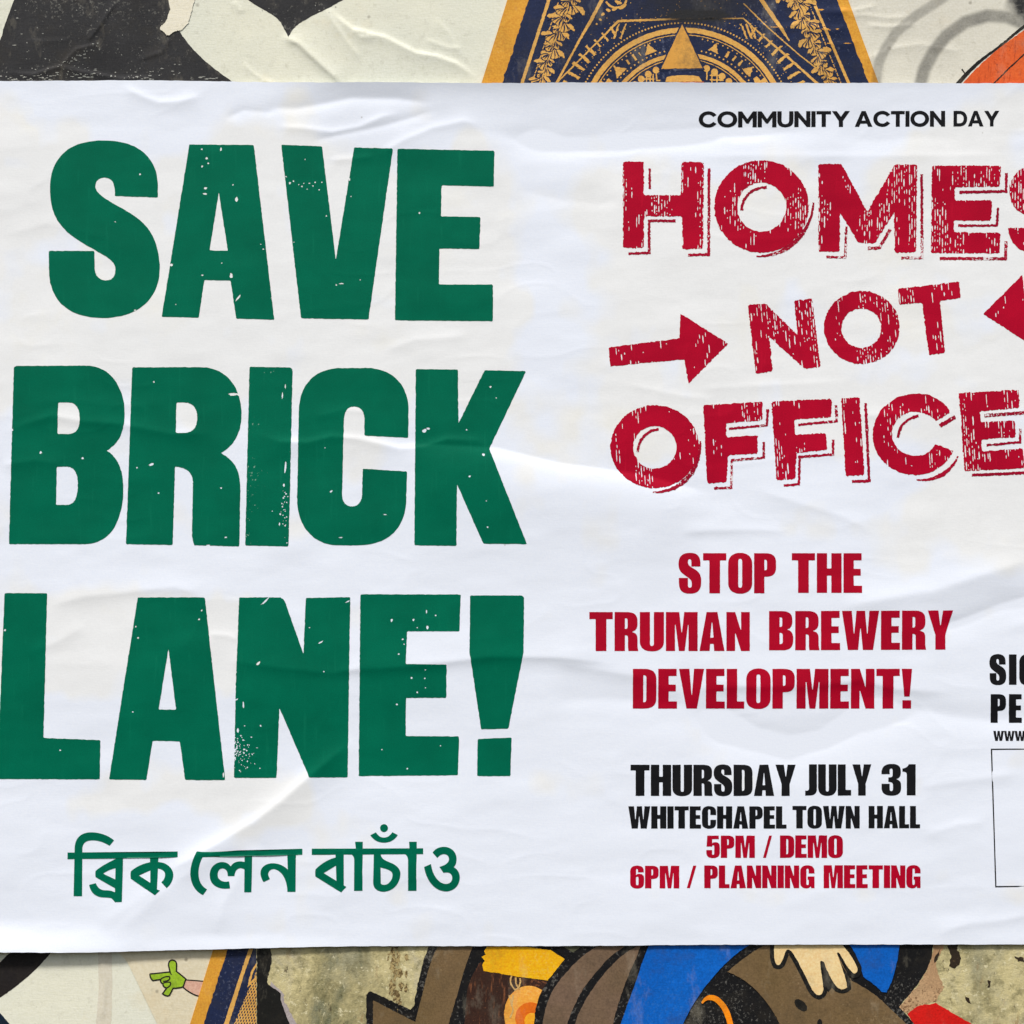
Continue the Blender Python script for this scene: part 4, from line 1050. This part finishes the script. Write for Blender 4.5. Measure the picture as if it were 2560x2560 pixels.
# ---- heavy condensed capitals (100 units high)
FT = {
 'T': (57, 'M0 0 H57 V19 H42 V100 H15 V19 H0Z'), 'H': (61, 'M0 0 H26 V38 H35 V0 H61 V100 H35 V57 H26 V100 H0Z'),
 'E': (46, 'M0 0 H45 V19 H26 V39 H43 V57 H26 V81 H46 V100 H0Z'), 'F': (44, 'M0 0 H44 V19 H26 V39 H42 V57 H26 V100 H0Z'),
 'O': (59, 'M29.5 -1 C48 -1 59 10 59 27 V73 C59 91 48 101 29.5 101 C11 101 0 91 0 73 V27 C0 10 11 -1 29.5 -1Z M29.5 15 C26.5 15 25.5 17 25.5 22 V78 C25.5 83 26.5 85 29.5 85 C32.5 85 33.5 83 33.5 78 V22 C33.5 17 32.5 15 29.5 15Z'),
 'P': (54, 'M0 0 H28 C46 0 54 8 54 24 V35 C54 52 46 59 30 59 H26 V100 H0Z M26 17 V42 H27 C30 42 31 40 31 36 V23 C31 19 30 17 27 17Z'),
 'R': (57, 'M0 0 H28 C48 0 56 7 56 24 V30 C56 42 52 48 43 51 C52 53 56 58 56 68 V88 L58 100 H33 L32 90 V68 C32 62 31 60 26 60 V100 H0Z M26 17 V43 C30 43 31 41 31 37 V23 C31 18 30 17 26 17Z'),
 'U': (59, 'M0 0 H25.5 V80 C25.5 84 26.5 86 29.5 86 C32.5 86 33.5 84 33.5 80 V0 H59 V74 C59 92 48 101 29.5 101 C11 101 0 92 0 74Z'),
 'M': (77, 'M0 0 H33 L38.5 52 L44 0 H77 V100 H54 V33 L46 100 H31 L23 33 V100 H0Z'),
 'A': (61, 'M17 0 H44 L61 100 H35 L34 82 H26.5 L25.5 100 H0Z M30.3 27 L27 65 H33.5Z'),
 'N': (57, 'M0 0 H22 L35 45 V0 H57 V100 H35 L22 55 V100 H0Z'),
 'B': (58, 'M0 0 H30 C48 0 56 7 56 24 C56 37 53 44 44 47 C54 50 58 57 58 71 C58 93 50 100 31 100 H0Z M26 17 V40 C30 40 31 38 31 34 V23 C31 18 30 17 26 17Z M26 56 V83 C31 83 32 81 32 77 V63 C32 58 31 56 26 56Z'),
 'W': (88, 'M0 0 H24 L29 58 L34 0 H55 L60 58 L64 0 H88 L74 100 H49 L44 45 L39 100 H14Z'),
 'Y': (61, 'M0 0 H26 L31 38 L36 0 H61 L43 62 V100 H18 V62Z'), 'V': (61, 'M0 0 H26 L31 65 L36 0 H61 L44 100 H18Z'),
 'D': (57, 'M0 0 H26 C48 0 57 8 57 28 V72 C57 92 48 100 26 100 H0Z M26 17 V83 C31 83 32 80 32 75 V25 C32 19 31 17 26 17Z'),
 'L': (43, 'M0 0 H26 V81 H43 V100 H0Z'), '!': (26, 'M0 0 H26 L20 70 H6Z | M2 78 H24 V100 H2Z'), 'I': (26, 'M0 0 H26 V100 H0Z'),
 'J': (38, 'M12 0 H38 V76 C38 94 30 100 12 100 H0 V83 C10 84 12 82 12 76Z'),
 'S': (56, 'M54 34 H31 V24 C31 18 30 16 27.5 16 C25 16 24 18 24 22 C24 28 26 31 36 37 C50 45 56 52 56 69 C56 91 49 101 28 101 C8 101 1 91 1 72 V61 H24 V77 C24 83 25 85 28 85 C31 85 32 83 32 78 C32 69 30 66 22 60 C8 50 0 45 0 27 C0 9 9 -1 28 -1 C47 -1 54 8 54 26Z'),
 'C': (57, 'M57 40 H33 V22 C33 17 32 15 29 15 C26 15 25.5 17 25.5 22 V78 C25.5 83 26 85 29 85 C32 85 33 83 33 78 V60 H57 V73 C57 91 48 101 29 101 C10 101 0 91 0 73 V27 C0 10 10 -1 29 -1 C48 -1 57 10 57 27Z'),
 'G': (57, 'M57 36 H33 V22 C33 17 32 15 29 15 C26 15 25.5 17 25.5 22 V78 C25.5 83 26 85 29 85 C32 85 33 83 33 78 V63 H29 V48 H57 V100 H43 L41 92 C37 99 32 101 25 101 C8 101 0 91 0 73 V27 C0 10 10 -1 29 -1 C48 -1 57 10 57 27Z'),
 '3': (56, 'M29 -1 C47 -1 55 7 55 22 V28 C55 39 51 45 43 48 C52 51 56 57 56 69 V75 C56 93 47 101 28 101 C9 101 0 92 0 74 V62 H24 V78 C24 83 25 85 28 85 C31 85 32 83 32 78 V67 C32 60 29 58 19 57 V42 C29 42 31 40 31 33 V22 C31 17 30 15 28 15 C25 15 24 17 24 22 V33 H0 V27 C0 9 10 -1 29 -1Z'),
 '1': (38, 'M38 0 V100 H12 V35 C12 27 10 25 0 25 V14 C10 12 15 8 18 0Z'),
 '5': (54, 'M4 0 H50 V17 H24 V33 C27 30 31 29 36 29 C48 29 54 36 54 50 V73 C54 92 45 101 27 101 C9 101 0 92 0 75 V64 H24 V79 C24 83 25 85 27 85 C30 85 31 83 31 79 V52 C31 46 30 44 27 44 C25 44 24 46 24 50 H1Z'),
 '6': (55, 'M54 30 H30 V22 C30 17 29 15 27 15 C25 15 24 17 24 22 V40 C27 36 31 35 36 35 C49 35 55 42 55 55 V73 C55 92 46 101 28 101 C9 101 0 91 0 73 V27 C0 9 9 -1 28 -1 C46 -1 54 8 54 24Z M28 49 C25 49 24 51 24 56 V79 C24 83 25 85 28 85 C31 85 32 83 32 79 V56 C32 51 31 49 28 49Z'),
 '/': (34, 'M22 0 H34 L12 100 H0Z'),
 'w': (88, 'M0 0 H22 L29 62 L35 0 H54 L60 62 L66 0 H88 L73 100 H50 L44 48 L38 100 H15Z'), '.': (24, 'M0 76 H24 V100 H0Z'),
}
GEO = {
 'C': (93, 'M93 22 C83 8 68 -1 51 -1 C22 -1 0 21 0 50 C0 79 22 101 51 101 C68 101 83 92 93 78 L76 65 C70 74 62 80 51 80 C34 80 22 67 22 50 C22 33 34 20 51 20 C62 20 70 26 76 35Z'),
 'O': (104, 'M52 -1 C81 -1 104 21 104 50 C104 79 81 101 52 101 C23 101 0 79 0 50 C0 21 23 -1 52 -1Z M52 20 C35 20 22 33 22 50 C22 67 35 80 52 80 C69 80 82 67 82 50 C82 33 69 20 52 20Z'),
 'M': (98, 'M0 0 H20 L49 48 L78 0 H98 V100 H76 V40 L54 76 H44 L22 40 V100 H0Z'),
 'U': (84, 'M0 0 H22 V56 C22 72 28 81 42 81 C56 81 62 72 62 56 V0 H84 V58 C84 86 68 101 42 101 C16 101 0 86 0 58Z'),
 'N': (84, 'M0 0 H19 L62 60 V0 H84 V100 H65 L22 40 V100 H0Z'), 'I': (22, 'M0 0 H22 V100 H0Z'),
 'T': (76, 'M0 0 H76 V20 H49 V100 H27 V20 H0Z'), 'Y': (94, 'M0 0 H25 L47 36 L69 0 H94 L58 62 V100 H36 V62Z'),
 'A': (98, 'M38 0 H60 L98 100 H74 L67 80 H31 L24 100 H0Z M49 27 L38 61 H60Z'),
 'D': (86, 'M0 0 H38 C66 0 86 20 86 50 C86 80 66 100 38 100 H0Z M22 20 V80 H38 C54 80 64 68 64 50 C64 32 54 20 38 20Z'),
}
def eroded(pts, e, outer):
    P = np.array(pts); a = np.sum(P[:, 0]*np.roll(P[:, 1], -1) - np.roll(P[:, 0], -1)*P[:, 1])
    sgn = (1 if a > 0 else -1) * (1 if outer else -1); out = []
    n = len(P)
    for k in range(n):
        u = P[k]-P[k-1]; v = P[(k+1) % n]-P[k]
        lu, lv = np.linalg.norm(u), np.linalg.norm(v)
        if lu < 1e-9 or lv < 1e-9: out.append(tuple(P[k])); continue
        n1 = np.array([-u[1], u[0]])/lu; n2 = np.array([-v[1], v[0]])/lv; m = n1+n2
        d = max(.55, np.dot(m, m)/2)
        out.append(tuple(P[k] + sgn*e*m/d))
    return out
def text(blk, s, x0, x1, y0, y1, mat, colour, font=FT, gap=4.5, slope=0.0, r=1.2, natural=False, amp=.1, ero=.6):
    """set one word between measured ends, each letter its own skin of ink"""
    ws = [font[c][0] for c in s]
    H = (y1 - y0) / 100
    tot = sum(ws) + gap*(len(s)-1)
    fx = H if natural else (x1 - x0) / tot
    w = empty('word', (0, 0, 0), poster, label='%s word %s' % (colour, s) if s not in '/' else colour + ' slash')
    x = x0
    for k, ch in enumerate(s):
        a = Art(blk)
        for sub in font[ch][1].split('|'):
            rings = []
            for p, h, c in flat(sub, 10):
                q = eroded(rounded(p, h, r), ero, len(rings) == 0)
                rings.append(a.m([(x + px*fx, y0 + py*H + slope*(x + px*fx - x0)) for px, py in q]))
            a.shapes.append(rings)
        if amp: a.shake(amp, 6, k)
        nm = 'exclamation_mark' if ch == '!' else 'slash' if ch == '/' else 'full_stop' if ch == '.' else 'digit' if ch.isdigit() else 'letter'
        ink(nm, a, h_main, mat, w, step=5.0)
        x += (ws[k] + gap) * fx

for s, x0, x1 in (('COMMUNITY', 503, 1165), ('ACTION', 1187, 1583), ('DAY', 1620, 1820)):
    text(R3, s, x0, x1, 70 - (x0-503)*.002, 139 - (x0-503)*.003, M_BLACK, 'small black', GEO, gap=5, r=0, slope=-.002, ero=-.3)
R5 = (1400, 1340, 1100/1932)
for s, x0, x1, y0, y1 in (('STOP', 518, 948, 74, 252), ('THE', 1015, 1325, 74, 250), ('TRUMAN', 127, 833, 332, 505), ('BREWERY', 915, 1725, 328, 502), ('DEVELOPMENT!', 318, 1545, 581, 758)):
    text(R5, s, x0, x1, y0, y1, M_RED, 'red', slope=-.004 if s == 'BREWERY' else 0, gap=3.2)
R6 = (1500, 1870, 900/1932)
for s, x0, x1, y0, y1, m_, cn in (('THURSDAY', 162, 1050, 87, 256, M_BLACK, 'black'), ('JULY', 1098, 1455, 85, 254, M_BLACK, 'black'), ('31', 1507, 1692, 84, 253, M_BLACK, 'black'),
        ('WHITECHAPEL', 150, 1000, 310, 431, M_BLACK, 'black'), ('TOWN', 1030, 1392, 308, 430, M_BLACK, 'black'), ('HALL', 1438, 1715, 308, 429, M_BLACK, 'black'),
        ('5PM', 568, 830, 467, 588, M_RED, 'red'), ('/', 872, 922, 467, 588, M_RED, 'red'), ('DEMO', 963, 1302, 466, 588, M_RED, 'red'),
        ('6PM', 160, 425, 629, 751, M_RED, 'red'), ('/', 463, 517, 628, 750, M_RED, 'red'), ('PLANNING', 557, 1150, 627, 750, M_RED, 'red'), ('MEETING', 1197, 1718, 626, 750, M_RED, 'red')):
    text(R6, s, x0, x1, y0, y1, m_, cn, gap=2.5)
R7 = (2340, 1560, 220/607)
text(R7, 'SIGN', 363, 0, 207, 419, M_BLACK, 'black', gap=7.5, natural=True)
text(R7, 'PE', 372, 0, 481, 681, M_BLACK, 'black', gap=9, natural=True)
text(R7, 'T', 607, 0, 480, 680, M_BLACK, 'black', gap=9, natural=True)
text(R7, 'www', 390, 612, 735, 804, M_BLACK, 'tiny black', gap=-2)
ink('thin_box_outline', Art(R7).line('M378 862 L1290 858 L1318 1802 L408 1808Z', 9), h_main, M_BLACK, poster, step=6)
